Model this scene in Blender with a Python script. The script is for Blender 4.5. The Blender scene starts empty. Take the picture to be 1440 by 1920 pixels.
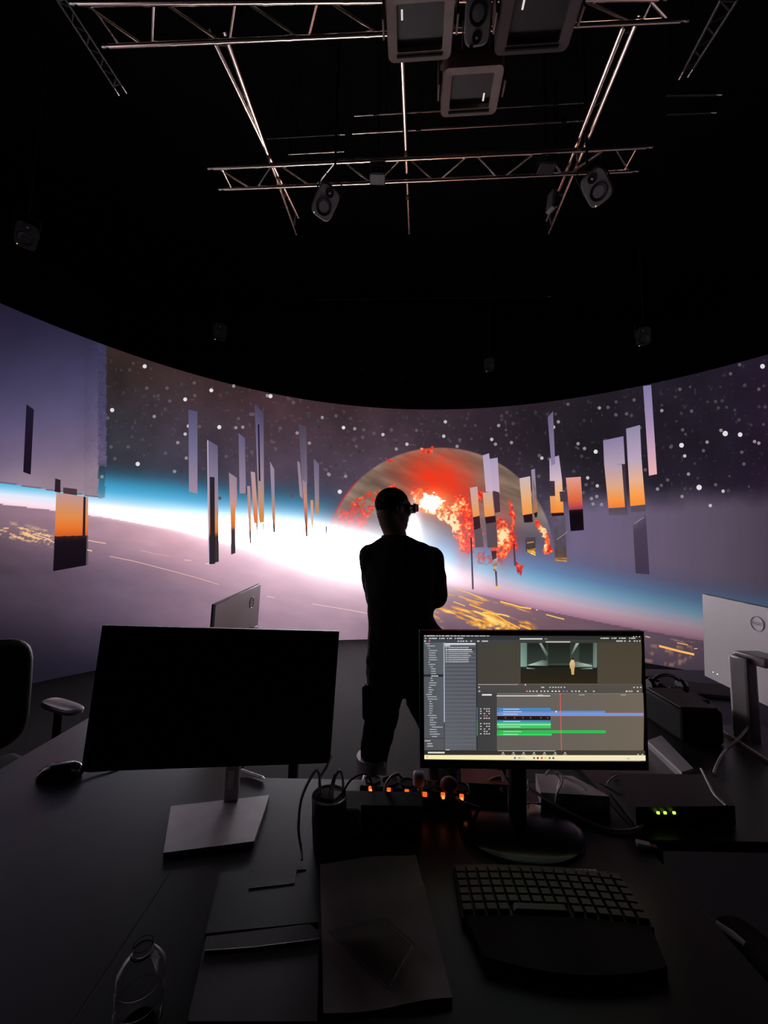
import bpy, bmesh, math, random
import numpy as np
from mathutils import Vector, Matrix, Euler

rnd = random.Random(7)
sc = bpy.context.scene
COL = sc.collection

# ------------------------------------------------------------------ camera model (1440x1920)
FPX, CAMH, PITCH, ROLL = 730.0, 1.45, math.radians(5.17), 0.02
_F = np.array([0, math.cos(PITCH), math.sin(PITCH)])
_U0 = np.array([0, -math.sin(PITCH), math.cos(PITCH)])
_R0 = np.array([1.0, 0, 0])
_R = math.cos(ROLL) * _R0 + math.sin(ROLL) * _U0
_U = -math.sin(ROLL) * _R0 + math.cos(ROLL) * _U0
_C = np.array([0, 0, CAMH])


def ray(x, y):
    return _F + _R * (x - 720) / FPX - _U * (y - 960) / FPX


def at_z(x, y, z):
    d = ray(x, y)
    return Vector(_C + d * (z - CAMH) / d[2])


def at_y(x, y, Y):
    d = ray(x, y)
    return Vector(_C + d * Y / d[1])


cam = bpy.data.cameras.new('camera')
camo = bpy.data.objects.new('camera', cam)
COL.objects.link(camo)
camo.matrix_world = Matrix(((_R[0], _U[0], -_F[0], 0), (_R[1], _U[1], -_F[1], 0), (_R[2], _U[2], -_F[2], CAMH), (0, 0, 0, 1)))
cam.sensor_fit = 'VERTICAL'
cam.sensor_height = 36
cam.sensor_width = 27
cam.lens = FPX / 1920 * 36
cam.clip_start = 0.02
sc.camera = camo
sc.view_settings.view_transform = 'Standard'
sc.view_settings.look = 'None'
sc.view_settings.gamma = 1
sc.view_settings.exposure = 0
sc.cycles.use_denoising = True
sc.cycles.max_bounces = 6
sc.cycles.diffuse_bounces = 3
sc.cycles.glossy_bounces = 4
sc.cycles.caustics_reflective = False
sc.cycles.caustics_refractive = False
w = bpy.data.worlds.new('world')
w.use_nodes = True
w.node_tree.nodes['Background'].inputs[0].default_value = (0.0, 0.0, 0.0, 1)
w.node_tree.nodes['Background'].inputs[1].default_value = 0.0
sc.world = w


# ------------------------------------------------------------------ materials
def lin(c):
    c = np.asarray(c, float) / 255.0
    return np.where(c <= 0.04045, c / 12.92, ((c + 0.055) / 1.055) ** 2.4)


def mat(name, col, rough=0.5, metal=0.0, noise=0.0, scale=8.0, spec=0.5, bump=0.0, coat=0.0, stretch=None):
    m = bpy.data.materials.new(name)
    m.use_nodes = True
    nt = m.node_tree
    b = nt.nodes['Principled BSDF']
    b.inputs['Roughness'].default_value = rough
    b.inputs['Metallic'].default_value = metal
    b.inputs['Specular IOR Level'].default_value = spec
    b.inputs['Coat Weight'].default_value = coat
    b.inputs['Base Color'].default_value = (*col, 1)
    if noise or bump:
        tc = nt.nodes.new('ShaderNodeTexCoord')
        mp = nt.nodes.new('ShaderNodeMapping')
        if stretch:
            mp.inputs['Scale'].default_value = stretch
        n = nt.nodes.new('ShaderNodeTexNoise')
        n.inputs['Scale'].default_value = scale
        n.inputs['Detail'].default_value = 5
        nt.links.new(tc.outputs['Object'], mp.inputs[0])
        nt.links.new(mp.outputs[0], n.inputs['Vector'])
        if noise:
            r = nt.nodes.new('ShaderNodeMapRange')
            r.inputs[1].default_value = 0.3
            r.inputs[2].default_value = 0.7
            r.inputs[3].default_value = 1 - noise
            r.inputs[4].default_value = 1 + noise
            mx = nt.nodes.new('ShaderNodeVectorMath')
            mx.operation = 'SCALE'
            mx.inputs[0].default_value = col
            nt.links.new(n.outputs['Fac'], r.inputs[0])
            nt.links.new(r.outputs[0], mx.inputs['Scale'])
            nt.links.new(mx.outputs[0], b.inputs['Base Color'])
        if bump:
            bp = nt.nodes.new('ShaderNodeBump')
            bp.inputs['Strength'].default_value = bump
            bp.inputs['Distance'].default_value = 0.01
            nt.links.new(n.outputs['Fac'], bp.inputs['Height'])
            nt.links.new(bp.outputs[0], b.inputs['Normal'])
    return m


def emis(name, col, strength):
    m = bpy.data.materials.new(name)
    m.use_nodes = True
    nt = m.node_tree
    nt.nodes.clear()
    o = nt.nodes.new('ShaderNodeOutputMaterial')
    e = nt.nodes.new('ShaderNodeEmission')
    e.inputs[0].default_value = (*col, 1)
    e.inputs[1].default_value = strength
    nt.links.new(e.outputs[0], o.inputs[0])
    return m


def emis_attr(name, strength=1.0):
    m = bpy.data.materials.new(name)
    m.use_nodes = True
    nt = m.node_tree
    nt.nodes.clear()
    o = nt.nodes.new('ShaderNodeOutputMaterial')
    e = nt.nodes.new('ShaderNodeEmission')
    a = nt.nodes.new('ShaderNodeAttribute')
    a.attribute_name = 'pixels'
    e.inputs[1].default_value = strength
    nt.links.new(a.outputs['Color'], e.inputs[0])
    nt.links.new(e.outputs[0], o.inputs[0])
    return m


def glass(name, rough=0.03, ior=1.45, col=(1, 1, 1)):
    m = bpy.data.materials.new(name)
    m.use_nodes = True
    b = m.node_tree.nodes['Principled BSDF']
    b.inputs['Base Color'].default_value = (*col, 1)
    b.inputs['Transmission Weight'].default_value = 1
    b.inputs['Roughness'].default_value = rough
    b.inputs['IOR'].default_value = ior
    return m


M = {
    'floor': mat('studio_floor', (0.017, 0.016, 0.017), 0.8, noise=0.25, scale=1.2, spec=0.12),
    'black_wall': mat('black_drape', (0.006, 0.006, 0.0065), 0.9, noise=0.3, scale=3),
    'ceiling': mat('black_ceiling', (0.004, 0.004, 0.004), 0.95, noise=0.3, scale=2, spec=0.1),
    'desk': mat('charcoal_laminate', (0.017, 0.0155, 0.017), 0.36, noise=0.2, scale=25, spec=0.65),
    'desk_leg': mat('black_steel', (0.012, 0.012, 0.012), 0.5, noise=0.2),
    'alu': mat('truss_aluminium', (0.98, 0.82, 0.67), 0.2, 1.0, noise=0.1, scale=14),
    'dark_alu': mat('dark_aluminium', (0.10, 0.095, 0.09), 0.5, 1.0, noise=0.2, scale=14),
    'bolt': mat('bright_steel', (0.7, 0.68, 0.65), 0.25, 1.0, noise=0.1),
    'black': mat('black_plastic', (0.010, 0.010, 0.011), 0.45, noise=0.2, scale=20),
    'rubber': mat('black_rubber', (0.007, 0.007, 0.007), 0.75, noise=0.2, scale=20, spec=0.2),
    'glossy': mat('glossy_black', (0.006, 0.006, 0.007), 0.18, noise=0.1, scale=10),
    'screen_off': mat('dark_panel_glass', (0.0025, 0.003, 0.005), 0.35, noise=0.1, scale=3, spec=0.3),
    'silver': mat('silver_plastic', (0.86, 0.82, 0.81), 0.40, noise=0.04, scale=5),
    'silver_dim': mat('grey_plastic', (0.42, 0.40, 0.40), 0.42, 0.2, noise=0.06, scale=12),
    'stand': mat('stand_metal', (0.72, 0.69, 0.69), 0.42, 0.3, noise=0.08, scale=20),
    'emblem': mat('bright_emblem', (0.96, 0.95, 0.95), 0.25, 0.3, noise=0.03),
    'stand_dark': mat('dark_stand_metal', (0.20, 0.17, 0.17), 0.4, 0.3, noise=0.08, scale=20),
    'chrome': mat('chrome_trim', (0.85, 0.85, 0.85), 0.12, 1.0, noise=0.05),
    'white': mat('white_plastic', (0.88, 0.84, 0.80), 0.4, noise=0.06, scale=15),
    'white_cable': mat('white_cable_jacket', (0.88, 0.84, 0.80), 0.32, noise=0.06, scale=30),
    'grey_cable': mat('grey_cable_jacket', (0.42, 0.40, 0.39), 0.4, noise=0.1, scale=30),
    'paper': mat('kraft_paper', (0.30, 0.25, 0.235), 0.7, noise=0.15, scale=14, bump=0.3),
    'dark_paper': mat('dark_cover', (0.045, 0.034, 0.037), 0.65, noise=0.2, scale=10, bump=0.2),
    'folder': mat('black_folder', (0.035, 0.035, 0.042), 0.42, noise=0.2, scale=10),
    'card': mat('grey_card', (0.85, 0.83, 0.87), 0.55, noise=0.1, scale=12),
    'redbox': mat('red_brown_card', (0.42, 0.10, 0.07), 0.6, noise=0.25, scale=12),
    'shirt': mat('black_shirt', (0.010, 0.0095, 0.010), 0.85, noise=0.3, scale=30, bump=0.2, spec=0.2),
    'trousers': mat('black_trousers', (0.014, 0.013, 0.014), 0.85, noise=0.3, scale=25, bump=0.25, spec=0.2),
    'skin': mat('skin', (0.16, 0.09, 0.065), 0.6, noise=0.1, scale=30, spec=0.3),
    'hair': mat('cropped_hair', (0.012, 0.009, 0.008), 0.8, noise=0.3, scale=90, spec=0.2),
    'strap': mat('grey_webbing', (0.38, 0.36, 0.38), 0.5, noise=0.15, scale=60),
    'boot': mat('black_leather', (0.010, 0.009, 0.009), 0.4, noise=0.25, scale=20),
    'mesh': mat('chair_mesh', (0.012, 0.010, 0.012), 0.8, noise=0.4, scale=120),
    'pad': mat('armrest_pad', (0.88, 0.80, 0.82), 0.4, noise=0.1, scale=20),
    'speaker': mat('speaker_shell', (0.20, 0.185, 0.175), 0.5, noise=0.1, scale=20),
    'speaker_shaded': mat('shaded_speaker_shell', (0.02, 0.018, 0.018), 0.5, noise=0.1, scale=20),  # same shell darkened in colour, standing in for weak light on far speakers
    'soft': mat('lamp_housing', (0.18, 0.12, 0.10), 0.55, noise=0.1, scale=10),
    'soft_dim': mat('shaded_lamp_housing', (0.07, 0.045, 0.045), 0.55, noise=0.1, scale=10),  # darker copy of the housing, standing in for weaker light on one panel
    'soft_face': mat('unlit_lamp_face', (0.022, 0.016, 0.016), 0.5, noise=0.15, scale=15),
    'glass': glass('clear_plastic'),
    'film': glass('clear_film', 0.15, 1.15, (0.8, 0.8, 0.8)),
    'legend': mat('badge_print', (0.95, 0.92, 0.86), 0.4, noise=0.05),
    'key': mat('key_cap', (0.035, 0.032, 0.030), 0.4, noise=0.15, scale=40),
    'orange_light': emis('orange_neon', (1.0, 0.16, 0.02), 0.9),
    'orange_core': emis('orange_neon_core', (1.0, 0.36, 0.10), 1.4),
    'green_light': emis('green_diode', (0.55, 1.0, 0.05), 1.5),
    'yellow_light': emis('pale_diode', (0.9, 0.9, 0.35), 0.8),
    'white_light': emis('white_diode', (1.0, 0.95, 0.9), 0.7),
    'led': emis_attr('led_pixels'),
    'lcd': emis_attr('lcd_pixels', 1.0),
}


# ------------------------------------------------------------------ mesh builder
def rotm(rz=0, rx=0, ry=0):
    return Matrix.Rotation(rz, 4, 'Z') @ Matrix.Rotation(rx, 4, 'X') @ Matrix.Rotation(ry, 4, 'Y')


class MB:
    def __init__(self):
        self.v, self.f, self.s = [], [], []

    def add(self, vs, fs, smooth=False):
        o = len(self.v)
        self.v += [Vector(p) for p in vs]
        self.f += [[o + i for i in f] for f in fs]
        self.s += [smooth] * len(fs)
        return self

    def box(self, c, s, T=None, bevel=0.0, seg=2):
        bm = bmesh.new()
        bmesh.ops.create_cube(bm, size=1)
        for v in bm.verts:
            v.co = Vector((v.co.x * s[0], v.co.y * s[1], v.co.z * s[2]))
        if bevel > 0:
            bmesh.ops.bevel(bm, geom=list(bm.edges), offset=min(bevel, min(s) * 0.49), segments=seg, profile=0.5, affect='EDGES')
        X = Matrix.Translation(Vector(c)) @ (T or Matrix())
        bm.verts.index_update()
        bm.normal_update()
        flat = [max(abs(q) for q in f.normal) > 0.9999 for f in bm.faces]
        self.add([X @ v.co for v in bm.verts], [[v.index for v in f.verts] for f in bm.faces], bevel > 0)
        if bevel > 0:
            n0 = len(self.s) - len(flat)
            for k, fl in enumerate(flat):
                if fl:
                    self.s[n0 + k] = False
        bm.free()
        return self

    def tube(self, pts, r, seg=10, cap=True, closed=False):
        pts = [Vector(p) for p in pts]
        n = len(pts)
        rs = r if isinstance(r, (list, tuple)) else [r] * n
        vs, fs = [], []
        up = None
        for i, p in enumerate(pts):
            if closed:
                t = (pts[(i + 1) % n] - pts[i - 1])
            else:
                t = pts[min(i + 1, n - 1)] - pts[max(i - 1, 0)]
            t.normalize()
            if up is None:
                up = Vector((0, 0, 1)) if abs(t.z) < 0.9 else Vector((1, 0, 0))
            a = t.cross(up).normalized()
            b = a.cross(t).normalized()
            up = b
            for k in range(seg):
                an = 2 * math.pi * k / seg
                vs.append(p + (a * math.cos(an) + b * math.sin(an)) * rs[i])
        for i in range(n if closed else n - 1):
            j = (i + 1) % n
            for k in range(seg):
                fs.append([i * seg + k, i * seg + (k + 1) % seg, j * seg + (k + 1) % seg, j * seg + k])
        if cap and not closed:
            fs.append(list(range(seg))[::-1])
            fs.append([(n - 1) * seg + k for k in range(seg)])
        return self.add(vs, fs, True)

    def loft(self, rings, seg=24, T=None, power=2.0):
        """rings: (center, half width, half depth, yaw)"""
        vs, fs = [], []
        for c, a, b, yaw in rings:
            cy, sy = math.cos(yaw), math.sin(yaw)
            for k in range(seg):
                an = 2 * math.pi * k / seg
                ca, sa = math.cos(an), math.sin(an)
                x = a * math.copysign(abs(ca) ** (2 / power), ca)
                y = b * math.copysign(abs(sa) ** (2 / power), sa)
                p = Vector(c) + Vector((x * cy - y * sy, x * sy + y * cy, 0))
                vs.append(T @ p if T else p)
        n = len(rings)
        for i in range(n - 1):
            for k in range(seg):
                fs.append([i * seg + k, i * seg + (k + 1) % seg, (i + 1) * seg + (k + 1) % seg, (i + 1) * seg + k])
        fs.append(list(range(seg))[::-1])
        fs.append([(n - 1) * seg + k for k in range(seg)])
        return self.add(vs, fs, True)

    def lathe(self, prof, seg=32, T=None):
        vs, fs = [], []
        for r, z in prof:
            for k in range(seg):
                an = 2 * math.pi * k / seg
                p = Vector((r * math.cos(an), r * math.sin(an), z))
                vs.append(T @ p if T else p)
        for i in range(len(prof) - 1):
            for k in range(seg):
                fs.append([i * seg + k, i * seg + (k + 1) % seg, (i + 1) * seg + (k + 1) % seg, (i + 1) * seg + k])
        if prof[0][0] > 1e-5:
            fs.append(list(range(seg))[::-1])
        if prof[-1][0] > 1e-5:
            fs.append([(len(prof) - 1) * seg + k for k in range(seg)])
        return self.add(vs, fs, True)

    def ball(self, c, r, T=None, seg=20):
        r = r if isinstance(r, (tuple, list)) else (r, r, r)
        vs, fs = [], []
        nr = seg // 2
        for i in range(nr + 1):
            th = math.pi * i / nr
            for k in range(seg):
                an = 2 * math.pi * k / seg
                p = Vector((r[0] * math.sin(th) * math.cos(an), r[1] * math.sin(th) * math.sin(an), -r[2] * math.cos(th)))
                if T:
                    p = T @ p
                vs.append(Vector(c) + p)
        for i in range(nr):
            for k in range(seg):
                fs.append([i * seg + k, i * seg + (k + 1) % seg, (i + 1) * seg + (k + 1) % seg, (i + 1) * seg + k])
        return self.add(vs, fs, True)

    def prism(self, poly, z0, z1, T=None):
        n = len(poly)
        vs = [Vector((p[0], p[1], z0)) for p in poly] + [Vector((p[0], p[1], z1)) for p in poly]
        ar = sum(poly[i][0] * poly[(i + 1) % n][1] - poly[(i + 1) % n][0] * poly[i][1] for i in range(n))
        if T:
            vs = [T @ v for v in vs]
        fs = [list(range(n))[::-1], list(range(n, 2 * n))] + [[i, (i + 1) % n, n + (i + 1) % n, n + i] for i in range(n)]
        if ar < 0:
            fs = [f[::-1] for f in fs]
        return self.add(vs, fs)

    def build(self, name, m, parent=None, weld=False):
        me = bpy.data.meshes.new(name)
        inv = WM[parent.name].inverted() if parent else Matrix()
        me.from_pydata([inv @ v for v in self.v], [], self.f)
        me.polygons.foreach_set('use_smooth', self.s)
        bm = bmesh.new()
        bm.from_mesh(me)
        bmesh.ops.remove_doubles(bm, verts=bm.verts, dist=1e-6)
        bmesh.ops.recalc_face_normals(bm, faces=bm.faces)
        bm.to_mesh(me)
        bm.free()
        me.materials.append(m)
        if any(self.s):
            keep = [p.use_smooth for p in me.polygons]
            me.set_sharp_from_angle(angle=math.radians(42))
            me.polygons.foreach_set('use_smooth', keep)
        o = bpy.data.objects.new(name, me)
        COL.objects.link(o)
        if parent:
            o.parent = parent
            WM[o.name] = WM[parent.name].copy()
        else:
            WM[o.name] = Matrix()
        return o


WM = {}


def tag(o, label, cat, group=None):
    o['label'] = label
    o['category'] = cat
    if group:
        o['group'] = group
    return o


def thing(name, label, cat, loc=(0, 0, 0), rz=0.0, group=None):
    o = bpy.data.objects.new(name, None)
    COL.objects.link(o)
    o.location = loc
    o.rotation_euler = (0, 0, rz)
    o.empty_display_size = 0.1
    WM[o.name] = Matrix.Translation(Vector(loc)) @ Matrix.Rotation(rz, 4, 'Z')
    return tag(o, label, cat, group)


def struct(name, mb, m):
    o = mb.build(name, m)
    o['kind'] = 'structure'
    return o


def copy_tree(o, parent=None):
    c = o.copy()
    COL.objects.link(c)
    if parent:
        c.parent = parent
    for ch in list(o.children):
        copy_tree(ch, c)
    return c


def curve_pts(ctrl, n=8):
    """Catmull-Rom through control points"""
    P = [Vector(p) for p in ctrl]
    P = [P[0] * 2 - P[1]] + P + [P[-1] * 2 - P[-2]]
    out = []
    for i in range(1, len(P) - 2):
        for k in range(n):
            t = k / n
            a, b, c, d = P[i - 1], P[i], P[i + 1], P[i + 2]
            out.append(0.5 * ((2 * b) + (c - a) * t + (2 * a - 5 * b + 4 * c - d) * t * t + (3 * b - a - 3 * c + d) * t ** 3))
    out.append(P[-2])
    return out


# ------------------------------------------------------------------ the room
struct('floor', MB().box((0.4, 2.0, -0.05), (13.0, 12.0, 0.1)), M['floor'])
struct('ceiling', MB().box((0.4, 2.0, 6.45), (13.0, 12.0, 0.1)), M['ceiling'])
struct('wall_back', MB().box((0.4, 8.0, 3.2), (13.0, 0.1, 6.5)), M['black_wall'])
struct('wall_front', MB().box((0.4, -3.9, 3.2), (13.0, 0.1, 6.5)), M['black_wall'])
struct('wall_left', MB().box((-6.0, 2.0, 3.2), (0.1, 12.0, 6.5)), M['black_wall'])
struct('wall_right', MB().box((6.8, 2.0, 3.2), (0.1, 12.0, 6.5)), M['black_wall'])

# ------------------------------------------------------------------ the curved LED wall
LC = np.array([0.47, 2.12])
LTOP, LBOT = 3.76, 0.0


def led_r(phi):
    p = np.clip(phi, -1.31, 1.31)
    return 4.2233 + 0.0265 * p + 0.2269 * p * p


def led_xy(phi, off=0.0):
    r = led_r(phi) - off
    return LC[0] + r * np.sin(phi), LC[1] + r * np.cos(phi)


_tp = np.linspace(-1.7, 1.5, 4000)
_tx, _ty = led_xy(_tp)
_ta = np.unwrap(np.arctan2(_tx, _ty))


def led_at(px, py, off=0.0):
    """wall point seen along a direction given in the photograph's frame"""
    px, py = np.asarray(px, float), np.asarray(py, float)
    d = _F + _R * ((px - 720) / FPX)[..., None] - _U * ((py - 960) / FPX)[..., None]
    az = np.arctan2(d[..., 0], d[..., 1])
    phi = np.interp(az, _ta, _tp)
    x0, y0 = led_xy(phi)
    z = CAMH + d[..., 2] / np.hypot(d[..., 0], d[..., 1]) * np.hypot(x0, y0)
    x, y = led_xy(phi, off)
    return np.stack([x, y, z], -1)


def led_uv(x, y, z):
    """content coordinates of wall points; beyond the pictured stretch the edge content repeats"""
    az = np.arctan2(x, y)
    az = np.clip(az, -math.radians(46.5), math.radians(46.5))
    h = np.hypot(x, y)
    el = (z - CAMH) / h
    d = np.stack([np.sin(az), np.cos(az), el], -1)
    q = d @ _F
    return 720 + FPX * (d @ _R) / q, 960 - FPX * (d @ _U) / q


_nr = np.random.RandomState(5)
_lat = _nr.rand(256, 256)


def vnoise(x, y, o=0):
    x, y = x + o * 17.3, y + o * 9.1
    xi, yi = np.floor(x).astype(int), np.floor(y).astype(int)
    fx, fy = x - xi, y - yi
    fx, fy = fx * fx * (3 - 2 * fx), fy * fy * (3 - 2 * fy)
    g = lambda a, b: _lat[a & 255, b & 255]
    return (g(xi, yi) * (1 - fx) + g(xi + 1, yi) * fx) * (1 - fy) + (g(xi, yi + 1) * (1 - fx) + g(xi + 1, yi + 1) * fx) * fy


def fbm(x, y, o=0, n=4):
    s, a, t = 0, 1.0, 0
    for i in range(n):
        s = s + a * vnoise(x * 2 ** i, y * 2 ** i, o + i)
        t += a
        a *= 0.55
    return s / t


def ss(a, b, x):
    t = np.clip((x - a) / (b - a), 0, 1)
    return t * t * (3 - 2 * t)


def ramp(x, stops):
    xs = [s[0] for s in stops]
    return np.stack([np.interp(x, xs, [s[1][k] for s in stops]) for k in range(3)], -1)


def inpoly(x, y, poly):
    ins = np.zeros(x.shape, bool)
    n = len(poly)
    for i in range(n):
        x1, y1 = poly[i]
        x2, y2 = poly[(i + 1) % n]
        c = ((y1 > y) != (y2 > y)) & (x < (x2 - x1) * (y - y1) / ((y2 - y1) or 1e-9) + x1)
        ins ^= c
    return ins


def gauss(x, y, cx, cy, sx, sy, sl=0.0):
    return np.exp(-0.5 * (((x - cx) / sx) ** 2 + ((y - cy - sl * (x - cx)) / sy) ** 2))


HX = [0, 100, 200, 330, 390, 500, 650, 760, 842, 1005, 1151, 1320, 1440]
HY = [945, 957, 971, 993, 1008, 1035, 1066, 1083, 1099, 1142, 1172, 1202, 1215]


def mixc(c, d, t):
    return c * (1 - t[..., None]) + np.asarray(d, float) * t[..., None]


def mixc3(a, b, t):
    return a * (1 - t[..., None]) + b * t[..., None]


def paint(x, y):
    hy = np.interp(x, HX, HY)
    d = hy - y
    n1 = fbm(x / 60, y / 60, 1)
    n2 = fbm(x / 14, y / 14, 3)
    top = ramp(x, [(0, (44, 36, 56)), (200, (50, 37, 36)), (500, (62, 43, 46)), (720, (62, 45, 52)), (900, (48, 37, 46)), (1100, (34, 29, 37)), (1300, (33, 28, 40)), (1440, (36, 26, 42))])
    low = ramp(x, [(0, (70, 66, 86)), (200, (50, 52, 62)), (500, (80, 66, 84)), (720, (92, 78, 98)), (1100, (58, 54, 70)), (1440, (58, 52, 66))])
    c = mixc(low, (0, 0, 0), np.zeros_like(x))
    t = ss(110, 330, d)
    c = low * (1 - t[..., None]) + top * t[..., None]
    c = c * (0.82 + 0.36 * n1)[..., None]
    # faint dust of stars
    st = np.clip((vnoise(x / 5.0, y / 5.0, 21) - 0.86) * 7, 0, 1) * ss(100, 180, d)
    c = c + st[..., None] * np.array((30, 28, 30))
    # mauve haze of the lower sky towards the far side
    hz = ramp(x, [(600, (130, 120, 150)), (900, (122, 112, 142)), (1100, (110, 98, 128)), (1250, (99, 86, 108)), (1380, (84, 73, 90)), (1440, (72, 62, 76))])
    ha = ss(905, 965, y + 0.02 * (x - 1200) + (n1 - 0.5) * 30) * ss(985, 1085, x) + ss(1000, 1060, y) * ss(820, 900, x) * (1 - ss(985, 1085, x))
    c = c * (1 - ha[..., None]) + (hz * (0.97 + 0.06 * fbm(x / 16, y / 160, 5))[..., None]) * ha[..., None]
    # atmosphere bands
    sl = np.interp(x, [0, 200, 330, 450, 560, 700], [0.8, 1.0, 1.12, 1.25, 1.45, 1.5])
    bl = ramp(d / sl, [(0, (250, 214, 228)), (8, (252, 230, 242)), (24, (228, 236, 252)), (36, (150, 210, 240)), (50, (78, 176, 220)), (68, (60, 140, 178)), (88, (54, 94, 120)), (112, (52, 64, 78))])
    al = (1 - ss(62, 122, d / sl)) * (1 - 0.75 * ss(550, 690, x) * ss(20, 45, d / sl))
    br = ramp(d, [(0, (168, 122, 146)), (10, (200, 152, 172)), (24, (208, 178, 196)), (38, (176, 186, 210)), (56, (126, 172, 204)), (76, (104, 136, 178)), (105, (104, 108, 146)), (150, (108, 98, 128))])
    dimr = np.interp(x, [842, 1000, 1150, 1250, 1440], [1.12, 1.0, 0.86, 0.76, 0.62])
    br = br * dimr[..., None]
    ar = 1 - ss(75, 140, d)
    mr = ss(720, 850, x)
    up = d > 0
    cb = bl * (1 - mr[..., None]) + br * mr[..., None]
    ab = (al * (1 - mr) + ar * mr) * up
    c = c * (1 - ab[..., None]) + cb * ab[..., None]
    # planet
    ex, ey = (x - 825) / 214, (y - 1040) / 202
    er = np.hypot(ex, ey)
    wx, wy = x + (n2 - 0.5) * 16, y + (fbm(x / 14, y / 14, 9) - 0.5) * 16
    jx, jy = (fbm(x / 6, y / 6, 61) - 0.5) * 16, (fbm(x / 6, y / 6, 64) - 0.5) * 16
    pm = ss(1.0, 0.985, er) * (1 - ss(955, 1050, y)) * ss(-6, 10, d)
    streak = fbm((x + 0.5 * y) / 90, (y - 0.45 * x) / 16, 12)
    pc = ramp(np.hypot(ex, ey), [(0.0, (112, 96, 98)), (0.7, (112, 96, 88)), (0.9, (104, 88, 76)), (1.0, (126, 108, 96))]) * (0.74 + 0.78 * streak)[..., None]
    pc = mixc(pc, (128, 120, 132), ss(930, 1010, y) * 0.75)
    c = c * (1 - pm[..., None]) + pc * pm[..., None]
    c = mixc(c, (236, 58, 32), pm * np.clip(1.0 * gauss(x, y, 826, 912, 46, 34, 0.15) + 0.30 * gauss(x, y, 806, 868, 50, 28), 0, 1) * (0.72 + 0.5 * n2))
    rim = np.exp(-((er - 0.992) / 0.008) ** 2) * ss(612, 618, x) * (1 - ss(645, 690, x))
    c = mixc(c, (215, 45, 50), rim * 0.8)
    # the ground below the horizon
    e = np.maximum(-d, 0)
    near = ramp(x, [(0, (142, 112, 128)), (100, (160, 126, 142)), (200, (186, 148, 162)), (330, (222, 172, 186)), (500, (250, 206, 224)), (650, (246, 204, 218)), (760, (215, 175, 190)), (842, (165, 126, 138)), (1005, (124, 95, 106)), (1200, (96, 76, 90)), (1440, (66, 56, 68))])
    far = ramp(x, [(0, (76, 62, 76)), (100, (88, 72, 88)), (200, (106, 88, 108)), (330, (134, 110, 128)), (500, (164, 134, 152)), (650, (160, 132, 150)), (842, (92, 76, 94)), (1005, (62, 52, 64)), (1200, (44, 40, 52)), (1440, (36, 32, 42))])
    far2 = ramp(x, [(0, (28, 24, 36)), (200, (31, 28, 41)), (500, (84, 68, 84)), (760, (60, 50, 64)), (1005, (40, 36, 46)), (1440, (24, 22, 30))])
    t1, t2 = ss(0, 130, e), ss(120, 320, e)
    g = near * (1 - t1[..., None]) + far * t1[..., None]
    g = g * (1 - t2[..., None]) + far2 * t2[..., None]
    g = g * (0.94 + 0.12 * fbm((x + y) / 70, (y - 0.28 * x) / 22, 15))[..., None]
    c = np.where((d <= 0)[..., None], g, c)
    # warm city lights
    s = y - 0.34 * x
    cl = fbm(x / 28, s / 4.2, 30, 3)
    blk = fbm(x / 60, s / 26, 33, 3)
    zone = ss(2, 12, e) * (1 - ss(62, 92, e)) * ss(800, 830, x) * (1 - ss(985, 1015, x - 0.3 * (e - 40)))
    lam = np.clip((cl * 0.62 + blk * 0.5 - 0.60) * 13, 0, 1) * zone
    c = mixc(c, (246, 160, 58), lam * 0.92)
    hot = np.clip((cl * 0.62 + blk * 0.5 - 0.70) * 12, 0, 1) * zone
    c = mixc(c, (255, 222, 130), hot)
    zone = ss(970, 984, y - 0.2 * x) * (1 - ss(1000, 1010, y - 0.2 * x)) * (1 - ss(92, 104, x))
    s2 = y - 0.26 * x
    cl2 = fbm(x / 15, s2 / 2.6, 41, 3)
    c = mixc(c, (252, 200, 140), np.clip((cl2 - 0.57) * 14, 0, 1) * zone)
    zone = ss(0, 8, e) * (1 - ss(80, 110, e)) * ss(1180, 1215, x) * (1 - ss(1295, 1325, x))
    c = mixc(c, (225, 160, 110), np.clip((fbm(x / 18, (y - 0.3 * x) / 3.0, 47, 3) - 0.63) * 12, 0, 1) * zone * 0.4)
    # lava
    cell = fbm(x / 5.5, y / 5.5, 50, 3)
    fine = vnoise(x / 3, y / 3, 55)

    core = gauss(x, y, 818, 962, 30, 9, 0.7) + gauss(x, y, 850, 980, 10, 20) + gauss(x, y, 945, 1006, 9, 20) + gauss(x, y, 1020, 1008, 5, 18, 1.5) + 0.6 * gauss(x, y, 835, 945, 26, 10)

    def lava(poly, amt=1.0, bright=0.0, thr=0.36):
        nonlocal c
        m = inpoly(wx, wy, poly) * np.clip((cell - thr + bright * 0.1) * 8, 0, 1) * amt
        col = ramp(np.clip(cell * 0.7 + fine * 0.3 + bright * 0.6 + core * (0.12 + 0.55 * vnoise(x / 4.5, y / 4.5, 77)), 0, 1), [(0.32, (150, 24, 26)), (0.46, (222, 42, 34)), (0.62, (248, 64, 40)), (0.78, (255, 132, 72)), (0.95, (255, 226, 170))])
        c = c * (1 - m[..., None]) + col * m[..., None]
    gl = gauss(x, y, 872, 985, 14, 52, 0.0) + gauss(x, y, 830, 962, 26, 12, 0.6) + gauss(x, y, 945, 1010, 15, 34)
    c = mixc(c, (238, 52, 34), np.clip(gl, 0, 1) * 0.55 * (0.5 + cell))
    lava([(630, 990), (640, 953), (680, 930), (712, 915), (716, 935), (695, 962), (672, 1006), (650, 1014)], 0.85, -0.02, 0.42)
    lava([(768, 912), (800, 914), (842, 938), (876, 925), (886, 960), (890, 1000), (888, 1042), (866, 1036), (852, 1010), (842, 985), (818, 968), (780, 955)], 1.0, 0.06, 0.3)
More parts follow.
